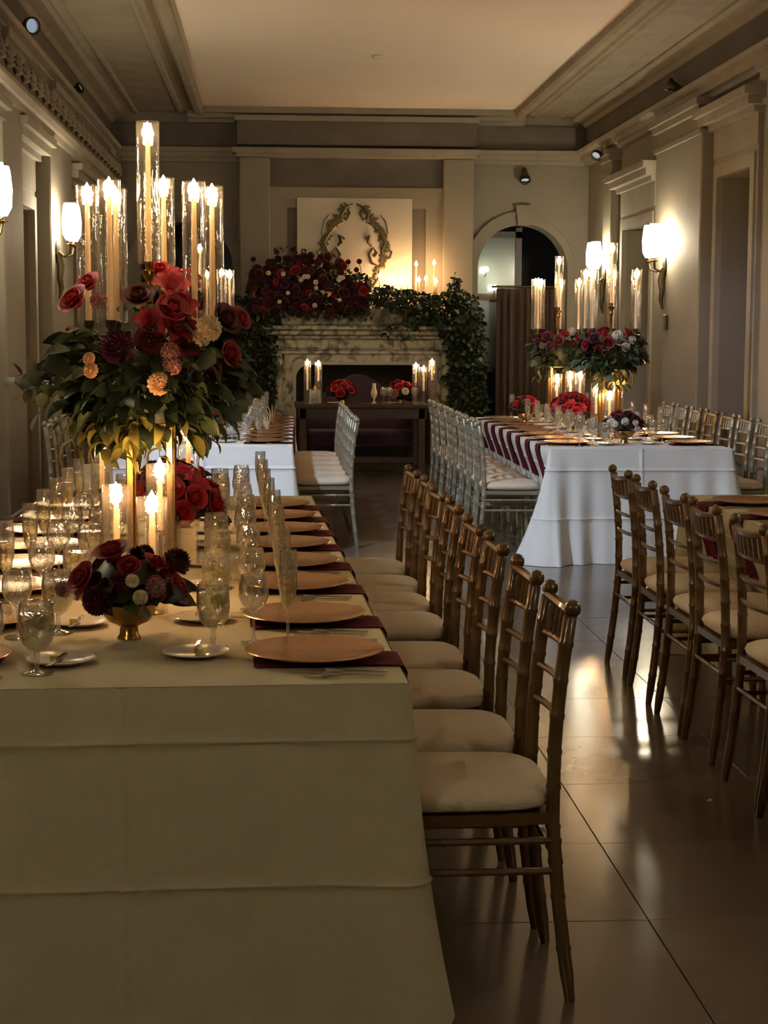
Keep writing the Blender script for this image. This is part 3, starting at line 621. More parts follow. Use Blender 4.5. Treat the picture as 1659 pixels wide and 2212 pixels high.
def setting(tk, side, i, ypos, full=True, total=8):
    M, W, L, rz, flare = TABLES[tk]; H = 0.763
    sg = 1 if side == 'right' else -1
    # local frame at table edge: u inward, w toward the diner's right hand
    def P(u, w, z=0): return M @ Vector((sg*(W/2-u), ypos+sg*w, H+z))
    ang = rz + (0 if sg == 1 else pi)    # outward direction angle
    where = '%s setting from the camera, %s side of %s' % (ORD[i], side, TN[tk]); G = lambda s: '%s on the %s side of the %s' % (s, side, TN[tk])
    jit = lambda a=0.006: random.uniform(-a, a)
    nk = (round(flare, 2), i % 4)
    if nk not in ME['napkins']: ME['napkins'][nk] = napkin_mesh(flare, i)
    def put(key, name, label, cat, grp, loc, rot=0):
        o = link(name, ME[key] if isinstance(key, str) else key, None, loc, (0, 0, rot)); return tag(o, '%s, %s' % (label, where), cat, G(grp))
    put(ME['napkins'][nk], 'napkin', 'burgundy napkin', 'napkin', 'burgundy napkins', P(0, -0.035, 0), ang)
    put('charger', 'charger_plate', 'gold charger plate', 'plate', 'gold charger plates', P(0.195, jit(), 0.0055), ang)
    bp = put('bread', 'bread_plate', 'small white bread plate', 'plate', 'bread plates', P(0.47+jit(), 0.03+jit(), 0.0), ang)
    put('bknife', 'butter_knife', 'silver butter knife', 'knife', 'butter knives', P(0.47, 0.075, 0.014), ang+R(80)+jit(.2))
    if full and i < 4: link('butter_pat', ME['butter'], bp, (0.01, 0.0, 0.006))
    g = put('goblet', 'water_goblet', 'stemmed water goblet', 'glass', 'water goblets', P(0.43+jit(), 0.135+jit(), 0), random.uniform(0, 6))
    link('water', ME['water'], g)
    if full: link('lemon_slice', ME['lemon'], g, (0.012, 0.004, 0.118), (R(70), 0.4, 0.6))
    put('wine', 'wine_glass', 'empty wine glass', 'glass', 'wine glasses', P(0.335+jit(), 0.185+jit(), 0), 0)
    fl_ = put('flute', 'champagne_flute', 'tall champagne flute', 'glass', 'champagne flutes', P(0.245+jit(), 0.205+jit(), 0), 0); link('champagne', ME['champ'], fl_)
    put('fork', 'dinner_fork', 'inner silver fork', 'fork', 'forks', P(0.04, -0.185, 0), ang+pi)
    if full: put('fork', 'dinner_fork', 'outer silver fork', 'fork', 'forks', P(0.05, -0.222, 0), ang+pi+0.03)
    put('knife', 'table_knife', 'silver table knife', 'knife', 'knives', P(0.03, 0.180, 0), ang+pi)
SETY = [3.85, 4.35, 4.91, 5.40, 5.87, 6.30, 6.76, 7.22]
for i, y in enumerate(SETY):
    setting('t1', 'right', i, y-3.55); setting('t1', 'left', i, y-3.55)
for i in range(8):
    setting('t3', 'left', i, 0.42+0.47*i, False); setting('t3', 'right', i, 0.42+0.47*i, False)
    setting('t2', 'right', i, 0.40+0.46*i, False)
    if i < 4: setting('t2', 'left', i, 0.40+0.46*i, False)
for i, y in enumerate([5.65, 6.2, 6.75, 7.3]): setting('t4', 'left', i, y-3.9, False)
# ------------------------------------------------------------------ flowers
def rose(m, rings=4, seed=1):
    r = random.Random(seed); b = MB()
    for k in range(rings):
        cnt = 3+k+(1 if k else 0); rad = 0.2+0.8*k/(rings-1) if rings > 1 else 1
        for i in range(cnt):
            a = 2*pi*i/cnt+k*0.7+r.uniform(-.15, .15); w_ = 1.25*pi/cnt; vs = []; H = 1.0-0.42*rad
            for j in range(4):
                t = j/3; rr = rad*(0.45+0.62*sin(t*1.5)+0.10*t*t*k); z = -0.35+H*1.05*sin(t*1.35)+ (0.05 if j < 3 else -0.02*k)
                for q in range(4):
                    aa = a+w_*(q/3-0.5)*2*(0.6+0.4*sin(t*pi*0.6)); e = 1-0.10*abs(q/1.5-1)*(j == 3)
                    vs.append((rr*e*cos(aa)*0.62, rr*e*sin(aa)*0.62, z*0.8+r.uniform(-.02, .02)))
            b.add(vs, [(j*4+q, j*4+q+1, (j+1)*4+q+1, (j+1)*4+q) for j in range(3) for q in range(3)])
    b.lathe([(0.001,-0.4),(0.28,-0.3),(0.34,0),(0.2,0.28),(0.001,0.36)], 10)
    return b.mesh('rose', m, 'all')
def dahlia(m, seed=1):
    b = MB(); r = random.Random(seed)
    for k in range(6):
        cnt = 6+k*4; el = R(82-k*17)
        for i in range(cnt):
            a = 2*pi*(i+0.5*(k % 2))/cnt; d = Vector((cos(a)*cos(el), sin(a)*cos(el), sin(el))); s_ = Vector((-sin(a), cos(a), 0)); u = s_.cross(d)
            w_ = 0.10+0.05*k/6
            b.add([d*0.25-s_*w_*.5, d*0.25+s_*w_*.5, d*0.5+s_*w_+u*.05, d*0.66, d*0.5-s_*w_+u*.05, d*0.5-u*0.03], [(0,1,5),(1,2,5),(2,3,5),(3,4,5),(4,0,5)])
    b.lathe([(0.001,-0.3),(0.3,-0.2),(0.42,0.05),(0.3,0.3),(0.001,0.42)], 12); return b.mesh('dahlia', m, 'all')
def cluster(m, seed=1, n=34):
    b = MB(); r = random.Random(seed)
    for i in range(n):
        z = 1-2*(i+.5)/n*0.75; a = i*2.4; rr = sqrt(max(0, 1-z*z)); d = Vector((rr*cos(a), rr*sin(a), z)); c = d*0.5
        x = d.orthogonal().normalized(); y = d.cross(x)
        for k in range(4):
            t = pi/2*k+r.uniform(0, .5); p = x*cos(t)+y*sin(t); q = x*cos(t+1.2)+y*sin(t+1.2)
            b.add([c, c+p*.13+d*.03, c+(p+q)*.13+d*.06, c+q*.13+d*.03], [(0,1,2,3)])
    b.lathe([(0.001,-0.35),(0.3,-0.2),(0.4,0.1),(0.25,0.38),(0.001,0.44)], 10); return b.mesh('flower_cluster', m, 'all')
def ruffle(m, seed=1):
    b = MB(); r = random.Random(seed)
    for k in range(6):
        cnt = (4, 7, 10, 12, 13, 12)[k]; el = R(80-k*17)
        for i in range(cnt):
            a = 2*pi*(i+0.37*k)/cnt; e2 = el+r.uniform(-.08, .08); d = Vector((cos(a)*cos(e2), sin(a)*cos(e2), sin(e2))); s_ = Vector((-sin(a), cos(a), 0)); u = s_.cross(d); w_ = 0.15+0.03*k/5; R_ = 0.52+0.03*k; vs = []
            for q in range(5):
                t = q/4-.5; vs.append(d*(R_*0.62)+s_*w_*t*1.1); 
            for q in range(5):
                t = q/4-.5; vs.append(d*(R_+0.05*sin(q*2.6+i))+s_*w_*t*2.6+u*0.07*cos(q*2.9+k+i)+u*0.05)
            b.add(vs, [(q, q+1, q+6, q+5) for q in range(4)])
    b.lathe([(0.001,-0.3),(0.32,-0.2),(0.42,0.02),(0.34,0.25),(0.15,0.4),(0.001,0.43)], 12); return b.mesh('ruffled_flower', m, 'all')
def amaryllis(m, seed=1):
    b = MB()
    for i in range(6):
        a = 2*pi*i/6; vs = []
        for j in range(6):
            t = j/5; wd = 0.26*sin(0.25+t*2.75); rr = 0.05+0.75*t; z = -0.45+0.95*t-0.55*t*t*t+ (0.05 if i % 2 else 0)
            for q in (-1, 0, 1): vs.append((rr*cos(a)-q*wd*sin(a), rr*sin(a)+q*wd*cos(a), z-(0.06 if q == 0 else 0)))
        b.add(vs, [(j*3+q, j*3+q+1, (j+1)*3+q+1, (j+1)*3+q) for j in range(5) for q in range(2)])
    b.lathe([(0.05,-0.6),(0.10,-0.4),(0.06,-0.2),(0.001,-0.1)], 8); return b.mesh('trumpet_flower', m, 'all')
def leaf(m, w_=0.3, curl=0.25, rnd=False):
    vs = []; N = 7
    for j in range(N):
        t = j/(N-1); ww = w_*(sin(pi*min(1, t*0.97+0.03)))**(0.6 if rnd else 0.9); ww = max(ww, 0.01); z = curl*t*(1-t)*1.6-curl*0.5*t*t
        for q in (-1, 0, 1): vs.append((t, q*ww, z+(0.07*abs(q) if not rnd else 0.03*abs(q))))
    b = MB().add(vs, [(j*3+q, j*3+q+1, (j+1)*3+q+1, (j+1)*3+q) for j in range(N-1) for q in range(2)])
    return b.mesh('leaf', m, 'all')
FM = {}
def fmesh(kind, m):
    k = (kind, m)
    if k not in FM: FM[k] = {'rose': rose, 'dahlia': dahlia, 'cluster': cluster, 'ruffle': ruffle, 'trumpet': amaryllis, 'bud': lambda mm: rose(mm, 2)}[kind](m)
    return FM[k]
FNAME = {'rose': 'rose', 'dahlia': 'dahlia', 'cluster': 'flower_cluster', 'ruffle': 'ruffled_flower', 'trumpet': 'trumpet_flower', 'bud': 'flower_bud'}
CN = {'red': 'bright red', 'crim': 'crimson', 'burg': 'dark burgundy', 'wine': 'deep wine-coloured', 'plum': 'plum purple', 'cream': 'cream', 'white': 'white', 'pink': 'dusty pink', 'mauve': 'mauve', 'peach': 'peach'}
def put_flower(root, kind, m, p, d, s):
    q = Vector(d).to_track_quat('Z', 'Y').to_euler(); o = link(FNAME[kind], fmesh(kind, m), root, p, q, s); o['label'] = '%s %s' % (CN[m], FNAME[kind].replace('_', ' ')); return o
LF = {k: leaf(*a) for k, a in {'d': ('leafd', 0.30, 0.3), 'm': ('leafm', 0.30, 0.35), 'y': ('leafy', 0.24, 0.5), 'e': ('leafe', 0.46, 0.2, True), 'b': ('leafb', 0.26, 0.4), 'i': ('leafd', 0.42, 0.2)}.items()}
def put_leaf(root, key, p, d, s, rnd=random):
    d = Vector(d).normalized(); q = d.to_track_quat('X', 'Z') ; e = (q.to_matrix().to_4x4() @ Matrix.Rotation(rnd.uniform(-1.2, 1.2), 4, 'X')).to_euler()
    return link('leaf', LF[key], root, p, e, s)
def leaf_stuff(root, keys, pts, name='foliage'):   # many small leaves as one mesh
    b = MB(); keym = {k: (LF[k].vertices, LF[k].polygons) for k in keys}; k0 = keys[0]
    V = [v.co.copy() for v in LF[k0].vertices]; F = [tuple(p.vertices) for p in LF[k0].polygons]
    for (p, d, s) in pts:
        M = T_(*p) @ Vector(d).to_track_quat('X', 'Z').to_matrix().to_4x4() @ Matrix.Rotation(random.uniform(-1.5, 1.5), 4, 'X') @ Matrix.Scale(s, 4)
        b.add(V, F, M)
    me = b.mesh(name, LF[k0].materials[0], 'all'); o = link(name, me, root); o['kind'] = 'stuff'; return o
def rdir(rnd, zmin=-1, zmax=1):
    z = rnd.uniform(zmin, zmax); a = rnd.uniform(0, 2*pi); r = sqrt(1-z*z); return Vector((r*cos(a), r*sin(a), z))
def bowl_arrangement(loc, rx, rz_, label, mix, nf, nl, seed, bowl=True, spec=None, fs=0.045, leafs=0.075, cat='centrepiece', bh=0.09, name='floral_centrepiece'):
    rnd = random.Random(seed); t = thing(name, label, cat, loc)
    if bowl:
        MB().lathe([(0.030,0),(0.030,0.004),(0.024,0.012),(0.022,0.030),(0.030,0.036),(0.050,0.045),(0.064,0.062),(0.068,bh),(0.064,bh),(0.045,0.055),(0.001,0.048)], 28).build('footed_bowl', 'brass', t, True)
    zc = bh+0.02 if bowl else 0.04
    MB().lathe([(0.001,zc-0.02),(rx*0.5,zc-0.01),(rx*0.66,zc+rz_*0.3),(rx*0.4,zc+rz_*0.68),(0.001,zc+rz_*0.8)], 14).build('moss_core', 'leafd', t, True)
    for k in range(nf):
        z = 0.12+0.88*((k+0.5)/nf); a = k*2.399+seed; r = sqrt(max(0, 1-z*z)); d = Vector((r*cos(a), r*sin(a), z)); kind, m = mix[rnd.randrange(len(mix))]
        put_flower(t, kind, m, (d.x*rx*0.82, d.y*rx*0.82, zc+d.z*rz_*0.85), d, fs*rnd.uniform(0.85, 1.25))
    for k in range(nl):
        d = rdir(rnd, -0.25, 0.5); put_leaf(t, rnd.choice('ddmmi'), (d.x*rx*0.6, d.y*rx*0.6, zc+max(0.0, d.z)*rz_*0.6), (d.x, d.y, d.z*0.5-0.15), leafs*rnd.uniform(0.8, 1.3), rnd)
    if spec:
        for (kind, m, x, y, z, s) in spec: put_flower(t, kind, m, (x, y, z), Vector((x, y, z-zc*0.7)), s)
    return t
# ------------------------------------------------------------------ candles
def taper(loc, h, where, tubeh=None, tuber=0.037, r=0.0095, r1=0.007, fl=0.042, grp='taper candles', tubez=0, W=1.0, fw=1.8):
    c = tag(MB().lathe([(r,0),(r,0.004),(r*0.98,h*0.4),(r1,h-0.006),(r1*0.7,h),(0.001,h-0.002)], 14).build('taper_candle', 'wax', None, True, loc), 'lit ivory taper candle, %s' % where, 'candle', grp)
    MB().tube([(0,0,h-0.002),(0.001,0,h+0.008)], 0.0012, 5).build('wick', 'wick', c)
    s = fl; MB().lathe([(0.0005,-0.12*s),(0.19*s*fw,0.05*s),(0.26*s*fw,0.28*s),(0.2*s*fw,0.6*s),(0.08*s*fw,0.95*s),(0.0005,1.2*s)], 12, T_(0,0,h+0.004)).build('flame', 'flame', c, True)  # flame widened so its shape includes the bloom around it
    lamp('POINT', 'candle_light', (0, 0, h+0.02), CANDLE_W*W, WARM, 0.017, c)
    if tubeh:
        tag(MB().lathe([(tuber*0.9,0.0),(tuber,0.004),(tuber,tubeh-0.002),(tuber-0.0012,tubeh),(tuber-0.0024,tubeh-0.002),(tuber-0.0024,0.006)], 32, None, False).build('glass_tube', 'tube', None, True, (loc[0], loc[1], loc[2]+tubez)),
            'clear glass tube around the candle, %s' % where, 'glass shade', grp.replace('taper candles', 'glass tubes'))
    return c
def low_light(x, y, H, hh, ch, label, tubeh, tuber=0.042, grp='low candles', W=3.6, mk=True):
    # brass pin holder inside a clear cylinder standing on the table
    hd = tag(MB().lathe([(0.030,0),(0.030,0.004),(0.008,0.010),(0.0055,hh*0.4),(0.008,hh*0.5),(0.0055,hh*0.6),(0.006,hh-0.02),(0.014,hh-0.016),(0.014,hh),(0.010,hh),(0.010,hh-0.006),(0.001,hh-0.007)], 18).build('candle_holder', 'brass', None, True, (x, y, H)), 'slim brass candle holder, %s' % label, 'candle holder', grp+' holders')
    taper((x, y, H+hh-0.006), ch, label, None, grp=grp, W=W)
    tag(MB().lathe([(0.001,0.0),(tuber,0.001),(tuber,tubeh-0.002),(tuber-0.001,tubeh),(tuber-0.0022,tubeh-0.002),(tuber-0.0022,0.006),(0.001,0.005)], 32, None, False).build('glass_cylinder', 'tube', None, True, (x, y, H-0.0005)),
        'clear glass cylinder around the candle, %s' % label, 'glass shade', grp+' cylinders')
# ------------------------------------------------------------------ tall candelabra centrepieces
def candelabra(loc, label, where, angs, R_=0.20, seed=1, spec=None, rad=(0.27, 0.30), nleaf=150, fl_mix=None, nfl=10, stuffn=250, drop=0.18, W=1.0, upz={}, euc=True, fsize=0.055):
    rnd = random.Random(seed); t = thing('candelabra_centrepiece', label, 'centrepiece', loc)
    H0 = 0.48; ZA = 0.80; ZC = 0.985         # heights above table: top of stand, arm cups, centre cup
    MB().bbox(-0.085, 0.085, -0.085, 0.085, 0, 0.012, 0.004).build('base_plate', 'brass', t); MB().bbox(-0.085, 0.085, -0.085, 0.085, H0-0.012, H0, 0.004).build('top_plate', 'brass', t)
    for sx in (-1, 1):
        for sy in (-1, 1): MB().bbox(sx*0.062-0.012, sx*0.062+0.012, sy*0.062-0.012, sy*0.062+0.012, 0.012, H0-0.012, 0.003).build('stand_post', 'brass', t)
    MB().lathe([(0.05,H0),(0.05,H0+0.01),(0.015,H0+0.03),(0.010,H0+0.2),(0.016,H0+0.24),(0.010,H0+0.27),(0.011,ZC-0.09),(0.018,ZC-0.08),(0.012,ZC-0.06),(0.024,ZC-0.035),(0.028,ZC-0.03),(0.012,ZC-0.024),(0.014,ZC-0.002),(0.017,ZC),(0.0145,ZC),(0.012,ZC-0.006),(0.001,ZC-0.007)], 20).build('central_stem', 'brass', t, True)
    cup = MB().lathe([(0.006,-0.075),(0.010,-0.07),(0.030,-0.052),(0.034,-0.046),(0.012,-0.042),(0.009,-0.03),(0.016,-0.018),(0.018,0.0),(0.0145,0.0),(0.012,-0.006),(0.001,-0.007)], 18).mesh('candle_cup', 'bronze', True)
    wn = ['front left', 'front right', 'right', 'back right', 'back left', 'left']
    for k, a in enumerate(angs):
        a = R(a); dz = upz.get(k, 0); x, y = R_*cos(a), R_*sin(a); z = ZA+dz
        ar = MB().tube([(0.008*cos(a), 0.008*sin(a), H0+0.14), (x*0.35, y*0.35, H0+0.10), (x*0.75, y*0.75, H0+0.14), (x*0.97, y*0.97, z-0.13), (x, y, z-0.072)], [0.006]*5, 7).build('arm', 'bronze', t, True); link('candle_cup', cup, ar, (x, y, z))
    L = Vector(loc)
    names = ['front-left arm', 'front-right arm', 'right arm', 'rear-right arm', 'rear-left arm', 'left arm']
    for k, a in enumerate(angs):
        a = R(a); dz = upz.get(k, 0); x, y = R_*cos(a), R_*sin(a)
        taper((L.x+x, L.y+y, L.z+ZA+dz-0.006), 0.385-dz*0.6, '%s of %s' % (names[k], where), 0.43-dz*0.6, 0.036, grp='taper candles of '+where, W=W)
    taper((L.x, L.y, L.z+ZC-0.006), 0.385, 'raised centre of %s' % where, 0.44, 0.036, grp='taper candles of '+where, W=W)
    # foliage ball
    C_ = Vector((0, 0, 0.64)); rx, rz_ = rad
    MB().lathe([(0.001,H0+0.01),(rx*0.45,H0+0.0),(rx*0.62,0.60),(rx*0.5,0.70),(0.001,0.76)], 16).build('moss_core', 'leafd', t, True)
    pts = []
    for k in range(stuffn):
        d = rdir(rnd, -0.95, 0.7); q = rnd.uniform(0.5, 0.9); pts.append(((d.x*rx*q, d.y*rx*q, C_.z+d.z*rz_*0.55*q-0.02), (d.x, d.y, d.z*0.5-0.2), rnd.uniform(0.05, 0.08)))
    leaf_stuff(t, ['d'], pts, 'inner_foliage')
    for k in range(nleaf):
        d = rdir(rnd, -0.9, 0.75); key = rnd.choice('ddddmmmie'); q = rnd.uniform(0.75, 1.0)
        if d.z < -0.55: key = rnd.choice('ymmd')
        p = (d.x*rx*q, d.y*rx*q, C_.z+d.z*rz_*0.6*q-0.02)
        put_leaf(t, key, p, (d.x, d.y, d.z*0.6-0.25), rnd.uniform(0.06, 0.10), rnd)
    for k in range(10):      # hanging sprays under the ball
        a = rnd.uniform(0, 6.28); r0 = rx*rnd.uniform(0.2, 0.8)
        x, y = r0*cos(a), r0*sin(a); zt = 0.50; zb = zt-drop*rnd.uniform(0.5, 1)
        MB().tube([(x, y, zt), (x*1.15, y*1.15, (zt+zb)/2), (x*1.2, y*1.2, zb)], [0.003, 0.002, 0.001], 5).build('stem', 'stem', t)
        for j in range(6):
            q = j/5; put_leaf(t, 'y' if a > 3.14 else 'm', (x*(1+.2*q), y*(1+.2*q), zt+(zb-zt)*q), (cos(j*2.4), sin(j*2.4), -0.9), rnd.uniform(0.055, 0.085), rnd)
    if euc:                 # eucalyptus sprays reaching out
        for (a, ln, dz) in ((178, 0.22, 0.0), (186, 0.20, -0.07), (170, 0.12, 0.05), (5, 0.08, -0.05), (200, 0.14, -0.12)):
            a = R(a); p0 = Vector((rx*0.75*cos(a), rx*0.75*sin(a), 0.62)); p1 = p0+Vector((ln*cos(a), ln*sin(a), dz))
            MB().tube([p0, (p0+p1)/2+Vector((0,0,0.02)), p1], [0.003,0.002,0.001], 5).build('stem', 'stem', t)
            for j in range(9):
                q = (j+0.5)/9; put_leaf(t, 'e', p0.lerp(p1, q)+Vector((0,0,0.02*(1-abs(2*q-1)))), (cos(a)*0.4+rnd.uniform(-.4,.4), rnd.uniform(-.6,.3), (1 if j % 2 else -1)*0.8), rnd.uniform(0.045, 0.062), rnd)
        for j in range(8):
            p = Vector((-0.10+0.10*rnd.random(), -0.05, 0.80+0.10*rnd.random())); put_leaf(t, rnd.choice('mdy'), p, rdir(rnd, -0.3, 0.9), rnd.uniform(0.04, 0.06), rnd)
    if spec:
        for (kind, m, px, py, yo, s) in spec:
            p = atY(px, py, L.y+yo)-L; put_flower(t, kind, m, p, Vector((p.x*0.7, -0.16, (p.z-0.62)*0.7)), s)
    for k in range(nfl):
        z = -0.25+1.1*((k+0.5)/nfl); z = min(z, 0.9); a = k*2.399+seed; r = sqrt(1-z*z); d = Vector((r*cos(a), r*sin(a), z)); kind, m = fl_mix[rnd.randrange(len(fl_mix))]
        put_flower(t, kind, m, (d.x*rx*0.92, d.y*rx*0.92, C_.z+0.03+d.z*rz_*0.42), d, fsize*rnd.uniform(0.85, 1.3))
    return t
ANG = [238, 318, 8, 80, 126, 168]
HT = 0.763
SPEC1 = [('rose','red',160,648,-0.16,0.068),('rose','red',190,612,-0.10,0.055),('cluster','mauve',213,650,-0.15,0.048),('trumpet','red',372,612,-0.14,0.085),('trumpet','red',402,598,-0.08,0.075),
 ('trumpet','red',390,655,-0.20,0.085),('trumpet','red',330,692,-0.22,0.080),('trumpet','crim',385,700,-0.23,0.085),('rose','crim',372,668,-0.21,0.068),('trumpet','crim',405,738,-0.22,0.075),
 ('ruffle','cream',452,708,-0.23,0.062),('ruffle','cream',436,728,-0.23,0.045),('dahlia','plum',254,750,-0.24,0.085),('dahlia','burg',322,735,-0.23,0.075),('rose','burg',300,640,-0.15,0.065),
 ('cluster','pink',372,790,-0.30,0.052),('cluster','mauve',368,760,-0.30,0.052),('ruffle','peach',344,829,-0.33,0.052),('ruffle','peach',196,800,-0.30,0.036),('ruffle','peach',192,775,-0.30,0.030),
 ('rose','burg',488,690,-0.15,0.068),('rose','crim',518,688,-0.10,0.052),('rose','crim',497,765,-0.14,0.055),('rose','burg',455,800,-0.2,0.05),('dahlia','burg',420,650,-0.1,0.06),('rose','red',345,585,0.02,0.055)]
candelabra((-0.393, 5.32, HT), 'tall brass candelabra on the near left table, ringed with red and cream flowers', 'the tall near candelabra', ANG, 0.20, 4, SPEC1, (0.30, 0.36), 230, [('rose','crim'),('rose','burg'),('dahlia','burg')], 0, 420, 0.13, upz={3: 0.10}, W=1.0)
MIX3 = [('rose','crim'),('rose','red'),('trumpet','red'),('ruffle','white'),('rose','burg'),('ruffle','white'),('rose','crim')]
candelabra((2.46, 12.05, HT), 'tall brass candelabra with roses on the far right table, nearer of the two', 'the nearer far-right candelabra', [215, 330, 10, 75, 130, 175], 0.19, 8, None, (0.24, 0.30), 90, MIX3, 22, 250, 0.14, euc=False, fsize=0.052)
candelabra((2.44, 14.2, HT), 'tall brass candelabra with roses on the far right table, farther of the two', 'the farther far-right candelabra', [200, 320, 20, 75, 130, 165], 0.20, 12, None, (0.24, 0.30), 80, MIX3, 22, 220, 0.14, euc=False, fsize=0.055)
candelabra((-0.55, 12.6, HT), 'tall candelabra on the far left table, mostly hidden behind the near one', 'the far left candelabra', ANG, 0.22, 15, None, (0.24, 0.30), 60, MIX3, 14, 150, 0.12, euc=False)
# low arrangements
MIX1 = [('rose','crim'),('rose','burg'),('dahlia','burg')]
SP = [('rose','crim',-0.105,-0.085,0.165,0.056),('rose','crim',-0.035,-0.05,0.225,0.062),('dahlia','burg',-0.065,-0.11,0.115,0.062),('ruffle','cream',0.02,-0.125,0.165,0.026),('ruffle','cream',0.04,-0.13,0.125,0.028),
 ('cluster','mauve',0.075,-0.11,0.145,0.045),('rose','crim',0.125,-0.05,0.13,0.050),('dahlia','burg',0.120,-0.03,0.195,0.06),('dahlia','burg',0.02,0.0,0.205,0.045),('cluster','mauve',-0.16,-0.03,0.13,0.034),('rose','red',0.07,-0.03,0.195,0.042),('dahlia','burg',-0.01,-0.11,0.16,0.045)]
bowl_arrangement((-0.365, 4.13, HT), 0.145, 0.13, 'low gold bowl of dark red roses and dahlias, nearest the camera', MIX1, 9, 26, 3, spec=SP, fs=0.042, leafs=0.075)
bowl_arrangement((-0.37, 5.95, HT), 0.21, 0.22, 'low mass of red blooms on the near left table behind the tall stand', [('rose','red'),('trumpet','red'),('rose','burg'),('rose','crim'),('rose','red')], 26, 30, 5, fs=0.062)
bowl_arrangement((-0.40, 7.1, HT), 0.13, 0.13, 'low bowl of red roses near the far end of the near left table', MIX1, 10, 14, 7, fs=0.04)
bowl_arrangement((2.44, 11.42, HT), 0.155, 0.13, 'low bowl of dark red and white roses nearest on the far right table', [('rose','crim'),('rose','burg'),('rose','crim'),('ruffle','white'),('rose','burg')], 18, 18, 9, fs=0.045,
   spec=[('ruffle','white',-0.09,-0.12,0.14,0.032),('ruffle','white',0.05,-0.13,0.15,0.034),('ruffle','white',0.06,-0.14,0.11,0.030)])
bowl_arrangement((2.37, 13.1, HT), 0.22, 0.20, 'low mass of bright red flowers between the two far right candelabra', [('rose','red'),('trumpet','red'),('rose','crim'),('rose','red')], 24, 16, 11, fs=0.06)
bowl_arrangement((2.12, 13.9, HT), 0.15, 0.13, 'low bowl of crimson roses toward the far end of the far right table', [('rose','red'),('rose','crim'),('rose','burg')], 12, 12, 13, fs=0.05)
bowl_arrangement((-0.42, 11.75, HT), 0.13, 0.13, 'low bowl of pink-red roses at the front of the far left table', [('rose','red'),('rose','crim')], 11, 12, 17, fs=0.042)
# low candles, near left table
for (px, Y, hh, ch, th, nm) in ((250, 4.75, 0.135, 0.155, 0.33, 'left of the near candle pair'), (327, 4.50, 0.10, 0.19, 0.32, 'right of the near candle pair'), (345, 5.0, 0.17, 0.17, 0.37, 'in front of the tall stand'),
        (407, 6.35, 0.20, 0.17, 0.42, 'right of the tall stand'), (220, 6.35, 0.17, 0.17, 0.38, 'left of the tall stand, farther back'), (300, 6.75, 0.17, 0.17, 0.38, 'far end of the near left table')):
    low_light(atY(px, 1000, Y).x, Y, HT, hh, ch, nm, th, grp='low candles on the near left table')
for j, (px, Y, hh, ch, nm) in enumerate(((1203, 13.6, 0.22, 0.16, 'far right table, leftmost low candle'), (1232, 13.7, 0.24, 0.16, 'far right table, second low candle from left'), (1253, 13.4, 0.25, 0.16, 'far right table, third low candle from left'),
        (1288, 12.4, 0.16, 0.18, 'far right table, fourth low candle from left'), (1317, 11.9, 0.12, 0.18, 'far right table, fifth low candle from left'), (1335, 12.3, 0.18, 0.20, 'far right table, rightmost low candle'))):
    low_light(atY(px, 850, Y).x, Y, HT, hh, ch, nm, hh+ch+0.05, 0.04, grp='low candles on the far right table')
# table number frame and menus
tn = thing('table_card_frame', 'ivory card in a clear upright frame on the near left table', 'card frame', (-0.30, 5.42, HT), 0.05)
MB().box(-0.043, 0.043, -0.001, 0.001, 0.006, 0.125).build('card', 'card', tn); MB().box(-0.05, 0.05, -0.004, -0.0015, 0, 0.15).box(-0.05, 0.05, 0.0015, 0.004, 0, 0.15).build('clear_sleeve', 'tube', tn); MB().bbox(-0.05, 0.05, -0.025, 0.025, 0, 0.005, 0.002).build('clear_foot', 'glass', tn)
for j, (x, y) in enumerate(((-0.06, 12.9), (-0.10, 13.3), (-0.02, 13.9))):
    m = MB()
    for k in range(5): a = R(-60+30*k); m.add([(0,0,0.0),(0.02*cos(a),0.03,0.02),(sin(a)*0.07,0.0,0.12+0.05*cos(a)),(sin(a)*0.03,-0.015,0.06)], [(0,1,2),(0,2,3),(0,3,1),(1,3,2)])
    tag(m.build('folded_menu', 'card', None, False, (x, y, HT)), 'ivory fan-folded menu on the far left table, %s from the camera' % ORD[j], 'menu', 'folded menus on the far left table')
# ------------------------------------------------------------------ sweetheart table, settee, its candles and flowers
tx0, tx1, ty = 0.215, 1.60, 17.0
st = thing('sweetheart_table', 'dark wooden table with square legs in front of the fireplace', 'table', ((tx0+tx1)/2, ty, 0)); hw = (tx1-tx0)/2
MB().bbox(-hw, hw, 0, 0.78, 0.75, 0.79, 0.006).build('tabletop', 'darkwood', st); MB().box(-hw+0.03, hw-0.03, 0.03, 0.05, 0.64, 0.75).box(-hw+0.03, hw-0.03, 0.73, 0.75, 0.64, 0.75).build('apron', 'darkwood', st)
for sx in (-1, 1):
    for yy in (0.03, 0.68): MB().bbox(sx*(hw-0.08)-0.04, sx*(hw-0.08)+0.04, yy, yy+0.08, 0, 0.75, 0.008).build('leg', 'darkwood', st)
MB().box(-hw+0.1, hw-0.1, 0.36, 0.42, 0.16, 0.22).build('stretcher', 'darkwood', st)
se = thing('settee', 'plum velvet settee with an arched back behind the dark table', 'sofa', (0.95, 18.1, 0))
def arch_back():
    pts = [(-0.62, 0.42)]
    for i in range(21): t = i/20; x = -0.62+1.24*t; pts.append((x, 0.76+0.26*math.exp(-((x+0.02)/0.40)**2)+0.04*math.cos(x*5)))
    pts.append((0.62, 0.42)); return MB().prism(pts, 0.30, 0.42)
arch_back().build('backrest', 'velvet', se); MB().bbox(-0.62, 0.62, -0.30, 0.32, 0.30, 0.46, 0.04).build('seat', 'velvet', se, True)
